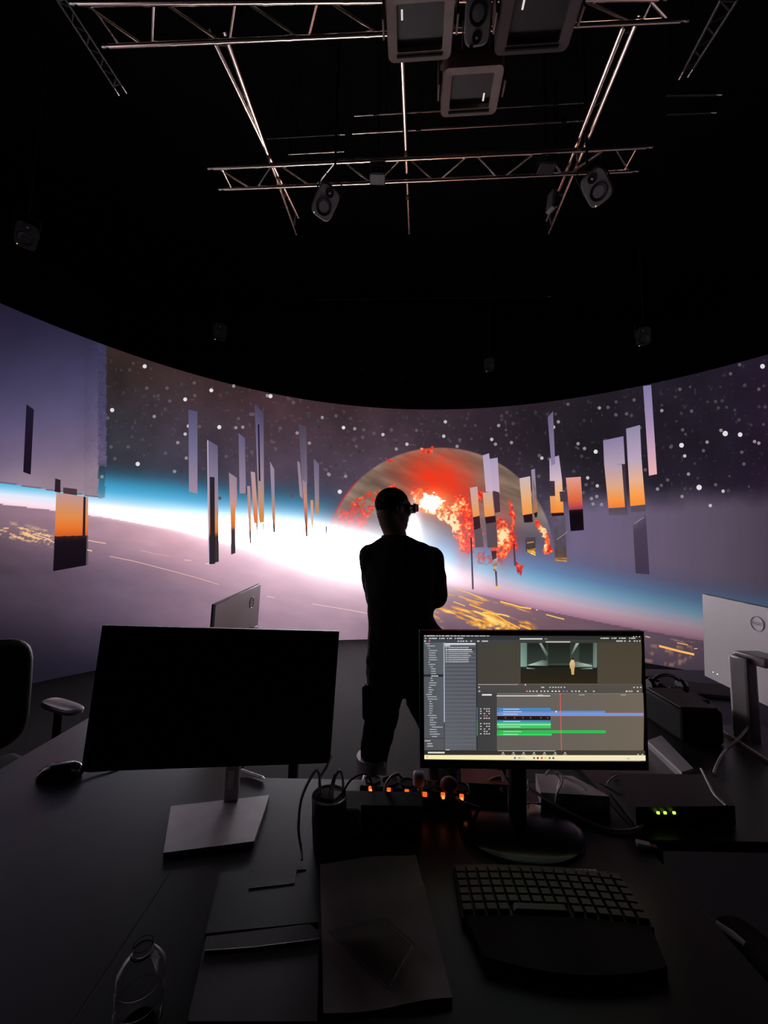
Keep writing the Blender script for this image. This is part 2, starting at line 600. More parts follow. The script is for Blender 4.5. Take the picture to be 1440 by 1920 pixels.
    lava([(893, 985), (905, 985), (908, 1045), (944, 1030), (942, 1056), (895, 1058)], 0.5, -0.06, 0.36)
    lava([(928, 976), (938, 968), (950, 985), (966, 1005), (962, 1028), (945, 1046), (926, 1046)], 1.0, 0.16, 0.24)
    lava([(1001, 975), (1010, 978), (1020, 990), (1034, 1030), (1031, 1044), (1022, 1034), (1014, 1002)], 1.0, 0.14, 0.1)
    lava([(966, 1052), (974, 1058), (984, 1060), (976, 1082), (969, 1076)], 0.9, -0.02, 0.2)
    lava([(954, 938), (961, 938), (965, 1010), (972, 1030), (960, 1025)], 1.0, 0.02, 0.2)
    lava([(896, 920), (905, 920), (906, 940), (896, 940)], 1.0, 0.02, 0.2)
    lava([(723, 860), (734, 861), (732, 866), (724, 866)], 0.8, 0, 0.1)
    lava([(792, 839), (815, 838), (815, 845), (796, 848)], 1.0, 0.16, 0.1)
    lava([(724, 915), (736, 905), (748, 914)], 1.0, 0.14, 0.1)
    c = mixc(c, (226, 60, 80), 0.55 * gauss(x, y, 660, 985, 20, 18) * (0.5 + 0.8 * cell))
    # the big near panel on the far side of the curve
    be = 905 + 0.153 * x
    pm = (x < 184) & (y < be)
    pcx = ramp(y - 0.16 * (90 - x), [(560, (36, 30, 50)), (620, (42, 38, 62)), (700, (62, 58, 88)), (780, (88, 80, 112)), (850, (116, 100, 128)), (900, (146, 126, 142)), (935, (152, 132, 146))])
    pcx = pcx * (0.94 + 0.12 * n1)[..., None]
    c = np.where(pm[..., None], pcx, c)
    edge = pm & (y > be - 1.6)
    c = np.where(edge[..., None], np.array((92, 76, 88.0)), c)
    dith = (x >= 184) & (x < 199.5) & (y < 874)
    dp = ramp(y, [(620, (52, 50, 76)), (760, (72, 68, 100)), (875, (104, 92, 122))]) * (0.86 + 0.22 * vnoise(x / 2.2, y / 2.6, 70))[..., None]
    c = np.where(dith[..., None], dp, c)
    c = np.where(((x >= 158) & (x < 184) & (y < be))[..., None], c * (0.95 + 0.1 * vnoise(x / 2.5, y / 3, 71) * ss(150, 184, x))[..., None], c)
    tl = (x >= 184) & (x < 197) & (y >= 870) & (y < 934)
    c = np.where(tl[..., None], c * 0.62 + np.array((30, 42, 48.0)) * 0.5, c)
    # linear light, with the sun glare well over range
    L = lin(np.clip(c, 0, 255))
    up1 = ss(-10, 4, d)
    glow = 4.0 * gauss(x, y, 600, 1022, 84, 22, 0.2) + 1.6 * gauss(x, y, 470, 1000, 95, 16, 0.19) + 1.0 * gauss(x, y, 660, 1045, 70, 30, 0.1)
    glow2 = 0.45 * gauss(x, y, 655, 1034, 56, 30) + 0.26 * gauss(x, y, 790, 1045, 55, 42) + 1.3 * gauss(x, y, 776, 996, 8, 26) + 0.5 * gauss(x, y, 782, 1010, 22, 26) + 0.42 * gauss(x, y, 842, 1084, 40, 15, 0.22)
    band = 1.1 * up1 * np.exp(-((d - 11) / 12) ** 2) * (1 - ss(420, 520, x)) * ss(100, 330, x)
    L = L + glow[..., None] * np.array((1.0, 0.95, 1.0)) + glow2[..., None] * np.array((0.92, 0.95, 1.0)) + band[..., None] * np.array((1, 0.93, 1.0))
    hs = inpoly(x + jx, y + jy, [(788, 950), (796, 928), (814, 926), (832, 944), (812, 958)])
    L = L + (hs * 2.2)[..., None] * np.array((1.0, 0.9, 0.65)) + (0.8 * gauss(x, y, 808, 942, 20, 13))[..., None] * np.array((1.0, 0.4, 0.12))
    L = np.maximum(L, 0)
    return L * (1 + 2.6 * ss(0.92, 1.6, L.min(-1)))[..., None]      # the clipped whites are far brighter than paper white


def build_led():
    root = thing('led_wall', 'giant curved video wall showing a burning planet, starfield and glowing horizon', 'video wall', (float(LC[0]), float(LC[1] + led_r(0)), 0))
    root['kind'] = 'thing'
    ph = np.concatenate([np.linspace(-1.78, -1.262, 24)[:-1], np.linspace(-1.262, 1.085, 860), np.linspace(1.085, 1.7, 24)[1:]])
    zz = np.concatenate([np.linspace(LBOT, 0.30, 10)[:-1], np.linspace(0.30, LTOP, 330)])
    P, Z = np.meshgrid(ph, zz)
    X, Y = led_xy(P)
    cx, cy = led_uv(X, Y, Z)
    L = paint(cx, cy)
    nz, npn = P.shape
    # the wings beyond the pictured stretch: invented pale dusk picture, added as side light on the desks
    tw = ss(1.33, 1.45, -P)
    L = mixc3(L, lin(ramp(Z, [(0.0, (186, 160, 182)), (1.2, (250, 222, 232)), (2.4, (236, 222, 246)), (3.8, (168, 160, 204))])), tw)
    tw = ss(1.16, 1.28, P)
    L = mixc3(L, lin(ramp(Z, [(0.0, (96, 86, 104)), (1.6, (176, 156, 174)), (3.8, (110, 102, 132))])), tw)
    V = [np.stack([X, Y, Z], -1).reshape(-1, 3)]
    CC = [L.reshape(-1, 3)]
    idx = np.arange(nz * npn).reshape(nz, npn)
    Q = [np.stack([idx[:-1, :-1], idx[1:, :-1], idx[1:, 1:], idx[:-1, 1:]], -1).reshape(-1, 4)]
    tot = nz * npn

    def patch(corners, stops, nu=5, nv=12, off=0.005, jitter=0.0):
        """a panel of the moving picture: TL, TR, BR, BL with a gradient down its height"""
        nonlocal tot
        tl, tr, br, bl = [np.array(p, float) for p in corners]
        u = np.linspace(0, 1, nu)[None, :, None]
        v = np.linspace(0, 1, nv)[:, None, None]
        pts = (tl * (1 - u) + tr * u) * (1 - v) + (bl * (1 - u) + br * u) * v
        W = led_at(pts[..., 0], pts[..., 1], off)
        t = np.broadcast_to(v[..., 0], (nv, nu))
        c = ramp(t, stops)
        if jitter:
            c = c * (1 - jitter + 2 * jitter * _nr.rand(nv, nu, 1))
        V.append(W.reshape(-1, 3))
        CC.append(lin(np.clip(c, 0, 255)).reshape(-1, 3))
        ii = tot + np.arange(nu * nv).reshape(nv, nu)
        Q.append(np.stack([ii[:-1, :-1], ii[:-1, 1:], ii[1:, 1:], ii[1:, :-1]], -1).reshape(-1, 4))
        tot += nu * nv

    flat = lambda c: [(0, c), (1, c)]
    LAV, PINK, ORA, DRK = (106, 100, 136), (178, 150, 166), (226, 124, 56), (34, 28, 32)
    # far-side panels
    patch([(49, 758), (63, 768), (57, 890), (43, 885)], [(0, (30, 22, 42)), (1, (26, 18, 32))])
    patch([(103, 897), (113, 900), (113, 924), (102, 922)], flat((46, 30, 42)))
    patch([(118, 914), (144, 917), (144, 929), (118, 925)], flat((72, 54, 64)))
    patch([(105, 923), (165, 932), (164, 1004), (102, 1006)], [(0, (190, 150, 148)), (0.25, (205, 146, 118)), (0.55, (226, 138, 74)), (0.8, (230, 118, 48)), (1, (208, 92, 40))])
    patch([(156, 931), (160, 932), (159, 1005), (154, 1005)], flat((46, 28, 34)), off=0.008)
    patch([(102, 1005), (162, 1004), (161, 1060), (99, 1071)], [(0, (52, 34, 30)), (0.15, (26, 17, 26)), (1, (20, 13, 22))])
    patch([(162, 1004), (165, 1004), (165, 1059), (161, 1060)], flat((92, 78, 92)))
    # the cluster before the sun
    patch([(353, 768), (370, 772), (370, 926), (354, 922)], [(0, (84, 80, 112)), (0.5, (118, 110, 144)), (1, (160, 140, 160))])
    patch([(388, 824), (408, 836), (410, 1053), (392, 1058)], [(0, (100, 92, 120)), (0.3, (136, 124, 152)), (0.5, (166, 140, 150)), (0.66, (214, 140, 84)), (0.74, (220, 116, 44)), (0.76, (64, 50, 46)), (1, (56, 50, 54))], nv=24)
    patch([(393, 894), (402, 895), (403, 1057), (394, 1058)], flat((44, 36, 44)), off=0.008)
    patch([(388, 826), (390, 826), (392, 1057), (390, 1057)], flat((190, 176, 200)), off=0.009)
    patch([(429, 886), (444, 896), (444, 952), (431, 945)], [(0, (150, 128, 146)), (1, (196, 152, 156))])
    patch([(432, 942), (441, 944), (441, 1037), (433, 1040)], [(0, (216, 150, 118)), (0.35, (226, 120, 52)), (0.5, (206, 104, 46)), (0.53, (66, 56, 58)), (1, (58, 52, 60))], nv=20, off=0.007)
    patch([(447, 811), (459, 822), (461, 926), (449, 925)], [(0, (98, 92, 124)), (1, (160, 138, 158))])
    patch([(459, 910), (463, 911), (463, 927), (455, 926)], flat((70, 62, 86)))
    patch([(463, 911), (469, 912), (471, 1019), (468, 1019)], [(0, (170, 140, 150)), (0.5, (218, 146, 116)), (0.75, (214, 116, 56)), (0.8, (74, 62, 62)), (1, (66, 58, 64))], nv=20)
    patch([(470, 884), (478, 886), (484, 981), (476, 981)], [(0, (176, 150, 166)), (0.5, (206, 148, 132)), (1, (228, 116, 58))])
    patch([(477, 757), (494, 774), (495, 980), (486, 980)], [(0, (74, 66, 92)), (0.3, (112, 102, 132)), (0.6, (158, 136, 150)), (0.8, (196, 146, 120)), (1, (214, 140, 62))])
    patch([(483, 796), (486, 796), (488, 902), (485, 902)], flat((38, 30, 54)), off=0.008)
    patch([(480, 981), (483, 981), (483, 1017), (482, 1017)], flat((90, 76, 84)))
    patch([(492, 981), (495, 981), (494, 1000), (493, 1000)], flat((150, 170, 190)))
    patch([(506, 865), (514, 880), (516, 998), (512, 998)], [(0, (150, 134, 156)), (0.4, (150, 138, 160)), (0.7, (206, 138, 108)), (0.88, (190, 102, 52)), (0.9, (72, 62, 66)), (1, (72, 62, 70))], nv=20)
    patch([(560, 795), (574, 800), (576, 905), (567, 935)], [(0, (76, 66, 82)), (1, (128, 114, 138))])
    patch([(557, 865), (562, 866), (568, 936), (562, 930)], [(0, (140, 122, 140)), (1, (170, 142, 152))])
    patch([(567, 900), (575, 905), (577, 1006), (573, 1006)], [(0, (150, 130, 150)), (0.4, (214, 138, 110)), (0.75, (168, 90, 66)), (1, (90, 72, 84))], off=0.007)
    patch([(588, 860), (598, 870), (598, 962), (591, 962)], [(0, (104, 98, 122)), (0.6, (140, 126, 146)), (1, (196, 142, 96))])
    patch([(582, 938), (587, 938), (587, 990), (584, 990)], [(0, (226, 140, 110)), (1, (236, 190, 180))])
    patch([(610, 987), (613, 987), (613, 1022), (612, 1022)], flat((92, 92, 116)))
    # panels before and beside the planet
    patch([(905, 854), (917, 850), (925, 923), (911, 922)], [(0, (176, 160, 190)), (1, (204, 176, 196))])
    patch([(917, 861), (933, 858), (937, 925), (924, 924)], [(0, (172, 156, 188)), (1, (200, 172, 194))])
    patch([(881, 915), (895, 912), (899, 967), (887, 970)], [(0, (196, 166, 170)), (0.5, (216, 164, 136)), (1, (244, 152, 72))])
    patch([(887, 970), (899, 967), (901, 990), (889, 994)], flat((60, 34, 40)))
    patch([(889, 994), (903, 990), (907, 1025), (891, 1027)], flat((98, 84, 90)))
    patch([(905, 924), (923, 922), (927, 967), (909, 969)], [(0, (204, 168, 162)), (0.5, (226, 164, 120)), (1, (246, 150, 66))])
    patch([(909, 970), (929, 967), (930, 979), (911, 982)], flat((48, 28, 32)))
    patch([(911, 982), (931, 979), (933, 1026), (914, 1027)], flat((92, 76, 84)))
    patch([(924, 920), (936, 923), (938, 960), (928, 962)], flat((78, 52, 62)), off=0.007)
    patch([(974, 897), (994, 893), (998, 963), (980, 966)], [(0, (204, 184, 186)), (0.5, (228, 176, 130)), (1, (248, 152, 64))])
    patch([(981, 966), (998, 963), (999, 979), (983, 980)], flat((40, 22, 26)))
    patch([(996, 881), (1003, 879), (1008, 960), (1000, 962)], [(0, (148, 134, 158)), (0.6, (140, 116, 116)), (1, (176, 112, 66))], jitter=0.12)
    patch([(1001, 962), (1008, 960), (1007, 970), (1003, 970)], flat((44, 26, 30)))
    patch([(1027, 783), (1037, 771), (1041, 870), (1034, 873)], [(0, (104, 98, 126)), (1, (140, 126, 158))], off=0.008)
    patch([(1030, 860), (1048, 854), (1054, 900), (1031, 903)], [(0, (164, 148, 182)), (1, (212, 184, 196))])
    patch([(1040, 902), (1054, 900), (1057, 961), (1033, 962)], [(0, (220, 184, 180)), (0.45, (240, 176, 116)), (1, (246, 138, 46))])
    patch([(1031, 930), (1041, 930), (1041, 962), (1033, 962)], [(0, (232, 162, 106)), (1, (244, 136, 46))], off=0.007)
    patch([(1031, 902), (1040, 902), (1041, 930), (1032, 931)], flat((66, 48, 60)), off=0.007)
    patch([(1049, 922), (1063, 921), (1064, 940), (1051, 941)], flat((72, 58, 68)), off=0.008)
    patch([(1034, 962), (1057, 961), (1058, 967), (1035, 968)], flat((42, 22, 22)))
    patch([(1037, 968), (1060, 966), (1063, 1053), (1041, 1050)], [(0, (96, 86, 106)), (0.6, (84, 74, 84)), (0.8, (84, 70, 72)), (1, (110, 84, 66))], jitter=0.08)
    patch([(1061, 896), (1089, 894), (1093, 955), (1067, 957)], [(0, (222, 158, 150)), (0.4, (226, 128, 92)), (0.75, (216, 96, 62)), (0.9, (186, 74, 82)), (1, (130, 54, 76))])
    patch([(1067, 956), (1093, 954), (1095, 994), (1070, 996)], [(0, (40, 22, 28)), (0.2, (16, 9, 14)), (1, (18, 12, 22))])
    patch([(1131, 826), (1169, 818), (1172, 870), (1133, 872)], [(0, (138, 126, 162)), (1, (178, 156, 176))])
    patch([(1133, 871), (1166, 871), (1172, 951), (1141, 953)], [(0, (178, 156, 176)), (0.5, (222, 168, 138)), (0.8, (246, 150, 72)), (1, (240, 128, 60))])
    patch([(1166, 871), (1172, 870), (1177, 966), (1171, 966)], [(0, (58, 42, 54)), (1, (84, 72, 86))])
    patch([(1141, 953), (1172, 951), (1176, 966), (1142, 966)], [(0, (84, 72, 84)), (1, (96, 84, 102))])
    patch([(1174, 804), (1200, 797), (1203, 860), (1177, 862)], [(0, (146, 136, 168)), (1, (184, 164, 188))])
    patch([(1177, 862), (1203, 860), (1210, 946), (1182, 949)], [(0, (184, 164, 188)), (0.45, (230, 176, 146)), (0.75, (252, 160, 80)), (1, (250, 142, 56))])
    patch([(1183, 950), (1211, 947), (1211, 958), (1184, 960)], flat((88, 74, 90)))
    patch([(1206, 724), (1221, 722), (1232, 889), (1217, 892)], [(0, (128, 122, 164)), (0.4, (160, 138, 176)), (0.75, (206, 164, 186)), (1, (236, 176, 176))])
    patch([(1187, 985), (1211, 964), (1218, 1077), (1192, 1075)], [(0, (94, 80, 100)), (0.15, (74, 62, 82)), (1, (66, 54, 74))])
    patch([(985, 1008), (1004, 1007), (1004, 1035), (986, 1034)], [(0, (78, 70, 78)), (1, (70, 56, 54))], jitter=0.05)
    patch([(1041, 1046), (1063, 1046), (1063, 1053), (1041, 1051)], [(0, (190, 140, 90)), (0.5, (120, 84, 50)), (1, (232, 176, 96))], jitter=0.35, off=0.008)
    patch([(987, 1030), (1004, 1027), (1004, 1042), (990, 1036)], [(0, (120, 84, 50)), (0.6, (226, 160, 70)), (1, (250, 206, 110))], jitter=0.35, off=0.008)
    patch([(988, 1017), (1001, 1015), (1001, 1017), (988, 1019)], flat((190, 150, 100)), off=0.008)
    patch([(882, 1008), (884.5, 1008), (888.5, 1105), (885, 1105)], [(0, (46, 36, 46)), (0.4, (70, 66, 84)), (1, (96, 88, 98))])
    patch([(921, 1033), (931, 1033), (930, 1053), (924, 1053)], [(0, (60, 46, 50)), (1, (80, 64, 64))])
    patch([(924, 1050), (933, 1046), (932, 1060), (924, 1062)], [(0, (190, 180, 190)), (1, (140, 110, 100))])
    patch([(924, 1058), (931, 1058), (930, 1071), (925, 1070)], [(0, (150, 110, 80)), (0.5, (236, 190, 110)), (1, (120, 90, 80))], jitter=0.2)
    patch([(928, 1071), (931.5, 1071), (933.5, 1104), (930, 1104)], [(0, (60, 60, 72)), (0.8, (110, 112, 126)), (1, (120, 110, 100))])
    patch([(928, 1099), (934, 1099), (934, 1104), (928, 1104)], flat((244, 200, 90)), off=0.007)
    patch([(962, 1020), (965, 1020), (968, 1062), (964, 1060)], [(0, (110, 40, 46)), (1, (78, 74, 100))])
    # light streaks over the dark ground
    for pts, col, wd in (
        ([(205, 1043), (250, 1052), (320, 1070), (372, 1084), (410, 1096)], (226, 180, 172), 1.3),
        ([(164, 1013), (180, 1016), (198, 1019)], (234, 186, 166), 1.8), ([(163, 1031), (172, 1033)], (250, 200, 140), 2.0),
        ([(263, 1032), (285, 1037), (316, 1043)], (222, 176, 168), 1.0), ([(345, 1050), (358, 1051)], (240, 200, 190), 1.4),
        ([(385, 1056), (392, 1058)], (250, 220, 200), 1.6), ([(60, 1001), (85, 1009), (101, 1017)], (250, 206, 170), 1.6),
        ([(500, 1118), (515, 1121)], (240, 200, 190), 1.2), ([(585, 1132), (640, 1141), (690, 1150)], (240, 200, 196), 1.2),
        ([(938, 1128), (958, 1133), (975, 1138), (996, 1141)], (255, 190, 100), 3.2), ([(1024, 1152), (1042, 1157), (1058, 1161)], (250, 190, 110), 2.2),
        ([(1005, 1143), (1008, 1144)], (255, 230, 190), 1.6), ([(1236, 1211), (1252, 1215), (1275, 1221), (1302, 1227)], (255, 184, 92), 4.0),
        ([(1270, 1205), (1290, 1209)], (240, 180, 130), 1.6), ([(1302, 1216), (1308, 1216)], (220, 180, 160), 1.6), ([(1210, 1193), (1219, 1195)], (220, 170, 140), 2.0),
        ([(1044, 1012), (1064, 997)], (168, 150, 150), 1.2), ([(1190, 982), (1207, 970)], (156, 138, 140), 1.6),
        ([(852, 1103), (880, 1112), (905, 1122)], (255, 196, 110), 1.8), ([(860, 1118), (885, 1126), (905, 1131)], (250, 180, 90), 1.8), ([(880, 1133), (925, 1150), (950, 1165), (975, 1178)], (255, 176, 64), 3.0),
        ([(850, 1128), (872, 1136)], (250, 190, 110), 2.0), ([(905, 1148), (940, 1152), (955, 1156)], (255, 206, 110), 2.6), ([(975, 1172), (996, 1180)], (255, 170, 60), 4.0),
    ):
        for a, b in zip(pts[:-1], pts[1:]):
            patch([(a[0], a[1] - wd * 0.5), (b[0], b[1] - wd * 0.5), (b[0], b[1] + wd * 0.5), (a[0], a[1] + wd * 0.5)], flat(col), 4, 2, 0.009)
    # stars
    big = [(637, 922, 4.2), (1278, 835, 4.6), (1360, 813, 5.2), (1388, 815, 4.4), (1311, 914, 5.2), (1430, 687, 4.6), (271, 687, 4), (258, 870, 4.2), (210, 769, 4), (411, 801, 4), (507, 743, 4), (1117, 847, 4.0), (396, 732, 3.8), (347, 749, 3.8), (644, 802, 3.4)]
    med = [(289, 781), (353, 799), (442, 802), (347, 814), (333, 830), (349, 859), (327, 884), (191, 894), (438, 724), (501, 742), (557, 812), (617, 890), (665, 804), (763, 833), (743, 842), (718, 815), (835, 791), (832, 818), (857, 837), (922, 824), (929, 833), (959, 830), (935, 798), (1016, 859), (1047, 791), (1124, 765), (1096, 841), (1102, 896), (1120, 911), (1058, 923), (1119, 931), (1109, 935), (1112, 945), (1128, 946), (1241, 770), (1284, 855), (1352, 807), (1326, 829), (1423, 831), (1291, 889), (1279, 931), (1356, 921), (1332, 948), (1233, 917), (1415, 828), (580, 831), (604, 783), (648, 893), (616, 889), (455, 801), (364, 788), (1038, 801), (1084, 832)]
    dim = [(364, 718), (202, 784), (374, 800), (310, 850), (341, 905), (470, 777), (447, 785), (474, 777), (517, 842), (472, 848), (424, 856), (630, 780), (547, 929), (412, 934), (550, 755), (668, 837), (682, 806), (680, 820), (701, 813), (734, 806), (781, 807), (862, 825), (1012, 855), (647, 889), (1010, 893), (1140, 764), (1065, 758), (1189, 750), (1011, 854), (1099, 909), (1094, 924), (1319, 845), (1391, 848), (1342, 909), (1289, 951), (1210, 881), (1387, 684), (1370, 701), (1275, 730), (1423, 730), (1297, 771), (208, 838), (215, 860), (275, 728), (313, 728), (365, 742), (240, 838), (318, 752), (525, 803), (1200, 802), (1258, 838), (1155, 778), (1175, 776), (1280, 806), (1395, 870), (1252, 900), (1240, 910)]

    def star(px, py, r, col):
        nonlocal tot
        an = np.linspace(0, 2 * np.pi, 9)[:-1]
        W = led_at(np.concatenate([[px], px + r * np.cos(an)]), np.concatenate([[py], py + r * np.sin(an)]), 0.004)
        V.append(W)
        CC.append(np.tile(lin(np.array(col)), (9, 1)))
        Q.append(np.array([[tot, tot + 1 + k, tot + 1 + (k + 1) % 8, tot + 1 + (k + 1) % 8] for k in range(8)]))
        tot += 9
    for x, y, r in big:
        star(x, y, r, (226, 220, 222))
    for x, y in med:
        star(x, y, 3.3, (146, 138, 144) if (x * 7 + y) % 3 else (192, 186, 190))
    for x, y in dim:
        star(x, y, 3.4, (92, 83, 90))
    rs = np.random.RandomState(11)
    for k in range(170):
        x = rs.uniform(202, 1440)
        up = np.interp(x, [200, 480, 780, 1000, 1210, 1440], [660, 745, 778, 764, 732, 680])
        lo = np.interp(x, [200, 600, 700, 830, 960, 1060, 1440], [885, 900, 850, 830, 850, 930, 930])
        y = up + 6 + rs.rand() ** 1.1 * (lo - up - 6)
        g = rs.uniform(52, 76)
        star(x, y, rs.uniform(2.2, 3.6), (g, g * 0.94, g))
    Vv, Cc, Qq = np.concatenate(V), np.concatenate(CC), np.concatenate(Q)
    base = np.array(WM[root.name].translation)
    me = bpy.data.meshes.new('display_surface')
    quads = Qq[Qq[:, 2] != Qq[:, 3]]
    tris = Qq[Qq[:, 2] == Qq[:, 3]][:, :3]
    me.vertices.add(len(Vv))
    me.vertices.foreach_set('co', (Vv - base).ravel())
    nl = quads.size + tris.size
    me.loops.add(nl)
    me.loops.foreach_set('vertex_index', np.concatenate([quads.ravel(), tris.ravel()]))
    me.polygons.add(len(quads) + len(tris))
    ls = np.concatenate([np.arange(len(quads)) * 4, quads.size + np.arange(len(tris)) * 3])
    me.polygons.foreach_set('loop_start', ls)
    me.update(calc_edges=True)
    me.validate()
    at = me.color_attributes.new('pixels', 'FLOAT_COLOR', 'POINT')
    at.data.foreach_set('color', np.concatenate([Cc, np.ones((len(Cc), 1))], 1).ravel().astype(np.float32))
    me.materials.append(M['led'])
    o = bpy.data.objects.new('display_surface', me)
    COL.objects.link(o)
    o.parent = root
    # cabinet shell behind the pixels and the dark lips above and below them
    fr = MB()
    pp = np.linspace(-1.78, 1.7, 90)
    xa, ya = led_xy(pp, -0.02)
    xb, yb = led_xy(pp, -0.14)
    n = len(pp)
    vs = [(xa[i], ya[i], 0) for i in range(n)] + [(xa[i], ya[i], LTOP + 0.01) for i in range(n)] + [(xb[i], yb[i], 0) for i in range(n)] + [(xb[i], yb[i], LTOP + 0.01) for i in range(n)]
    fs = []
    for i in range(n - 1):
        fs += [[i, n + i, n + i + 1, i + 1], [2 * n + i, 2 * n + i + 1, 3 * n + i + 1, 3 * n + i], [n + i, 3 * n + i, 3 * n + i + 1, n + i + 1], [i, i + 1, 2 * n + i + 1, 2 * n + i]]
    fs += [[0, 2 * n, 3 * n, n], [n - 1, 2 * n - 1, 4 * n - 1, 3 * n - 1]]
    fr.add(vs, fs)
    fr.build('cabinet_backing', M['black'], root)
    return root


build_led()

# ------------------------------------------------------------------ lighting rig under the ceiling
ZT = 5.2
CEIL = 6.4


def truss(name, label, a1, b1, a2, b2, bays, group=None, mats=('alu', 'alu'), r=0.021, skip=(), sleeves=(), wires=2):
    """flat ladder truss: two chords with alternating diagonals, hung on wires from the ceiling"""
    a1, b1, a2, b2 = [Vector(p) for p in (a1, b1, a2, b2)]
    root = thing(name, label, 'truss', (a1 + b1 + a2 + b2) / 4, 0, group)
    for a, b in ((a1, b1), (a2, b2)):
        d = (b - a).normalized()
        c = MB().tube([a, b], r, 14)
        for t in sleeves:
            q = a.lerp(b, t)
            c.tube([q - d * 0.02, q + d * 0.02], r * 1.12, 14)
        ch = c.build('chord', M[mats[0]], root)
        for q, s in ((a, -1), (b, 1)):
            MB().lathe([(0.0, 0.0), (r * 0.62, 0.0), (r * 0.62, 0.03), (r * 0.85, 0.03), (r * 0.85, 0.055), (0.0, 0.055)], 12, Matrix.Translation(q) @ (d * s).to_track_quat('Z', 'Y').to_matrix().to_4x4()).build('connector', M['bolt'], ch)
    for i in range(bays):
        if i in skip:
            continue
        t0, t1 = (i + 0.12) / bays, (i + 0.88) / bays
        if i % 2 == 0:
            p, q = a1.lerp(b1, t0), a2.lerp(b2, t1)
        else:
            p, q = a2.lerp(b2, t0), a1.lerp(b1, t1)
        MB().tube([p, q], r * 0.48, 8).build('diagonal_brace', M[mats[1]], root)
    for t in (0.02, 0.98):
        MB().tube([a1.lerp(b1, t), a2.lerp(b2, t)], r * 0.5, 8).build('end_strut', M[mats[1]], root)
    for i in range(wires):
        wmb = MB()
        t = 0.18 + 0.64 * i / max(1, wires - 1)
        p = (a1.lerp(b1, t) + a2.lerp(b2, t)) / 2
        q = a1.lerp(b1, t)
        wmb.tube([q, (p.x, p.y, p.z + 0.35), a2.lerp(b2, t)], 0.003, 6)
        wmb.tube([(p.x, p.y, p.z + 0.345), (p.x, p.y, CEIL)], 0.003, 6)
        wmb.build('hanging_wire', M['rubber'], root)
    return root


def pz(x, y, z=ZT):
    return at_z(x, y, z)


# cross trusses
truss('lighting_truss', 'aluminium ladder truss over the video wall, fully lit end to end', pz(400, 315), pz(1212, 275), pz(420, 354), pz(1186, 320), 13, 'ceiling trusses', sleeves=(0.11, 0.25, 0.36, 0.52, 0.63, 0.75), wires=3)
truss('lighting_truss', 'nearest aluminium ladder truss, partly hidden above the square panel lights', pz(146, 5), pz(1236, -5), pz(205, 86), pz(1276, 37), 14, 'ceiling trusses', sleeves=(0.12, 0.2, 0.33, 0.47, 0.6, 0.8), wires=3)
# lengthwise trusses
truss('lighting_truss', 'lengthwise aluminium truss above the single dark monitor', pz(398, 70, 5.27), pz(556, 400, 5.27), pz(426, 75, 5.27), pz(553, 432, 5.27), 12, 'ceiling trusses', mats=('alu', 'dark_alu'), skip=(0, 1, 3, 4, 6, 7, 8, 10, 11), sleeves=(0.3, 0.55))
truss('lighting_truss', 'lengthwise aluminium truss above the editing monitor', pz(1168, 50, 5.27), pz(1028, 405, 5.27), pz(1192, 45, 5.27), pz(1032, 430, 5.27), 12, 'ceiling trusses', mats=('alu', 'dark_alu'), skip=(0, 1, 2, 4, 5, 7, 8, 10, 11), sleeves=(0.25, 0.5))
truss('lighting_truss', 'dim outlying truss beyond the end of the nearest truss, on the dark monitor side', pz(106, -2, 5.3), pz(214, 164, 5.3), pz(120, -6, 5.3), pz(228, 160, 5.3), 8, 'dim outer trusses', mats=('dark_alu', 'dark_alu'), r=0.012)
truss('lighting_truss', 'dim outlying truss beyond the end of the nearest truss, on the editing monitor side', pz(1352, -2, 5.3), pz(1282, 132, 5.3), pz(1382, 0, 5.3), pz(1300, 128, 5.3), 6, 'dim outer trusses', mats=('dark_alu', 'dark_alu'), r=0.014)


def pipe(label, a, b, r=0.018, m='alu', clamps=(), group='rig pipes', gap=None):
    a, b = Vector(a), Vector(b)
    root = thing('rig_pipe', label, 'pipe', (a + b) / 2, 0, group)
    MB().tube([a, b], r, 14).build('tube', M[m], root)
    d = (b - a).normalized()
    MB().lathe([(0.0, 0.0), (r * 0.7, 0.0), (r * 0.7, 0.025), (r * 1.05, 0.025), (r * 1.05, 0.05), (0.0, 0.05)], 12, Matrix.Translation(b) @ d.to_track_quat('Z', 'Y').to_matrix().to_4x4()).build('end_cap', M['bolt'], root)
    for t in clamps:
        q = a.lerp(b, t)
        MB().tube([q - d * 0.025, q + d * 0.025], r * 1.5, 12).box(q + Vector((0, 0, r * 1.8)), (0.03, 0.04, 0.03), bevel=0.004).build('clamp', M['black'], root)
    for t in (0.15, 0.85):
        q = a.lerp(b, t)
        MB().tube([q, (q.x, q.y, CEIL)], 0.003, 6).build('hanging_wire', M['rubber'], root)
    return root


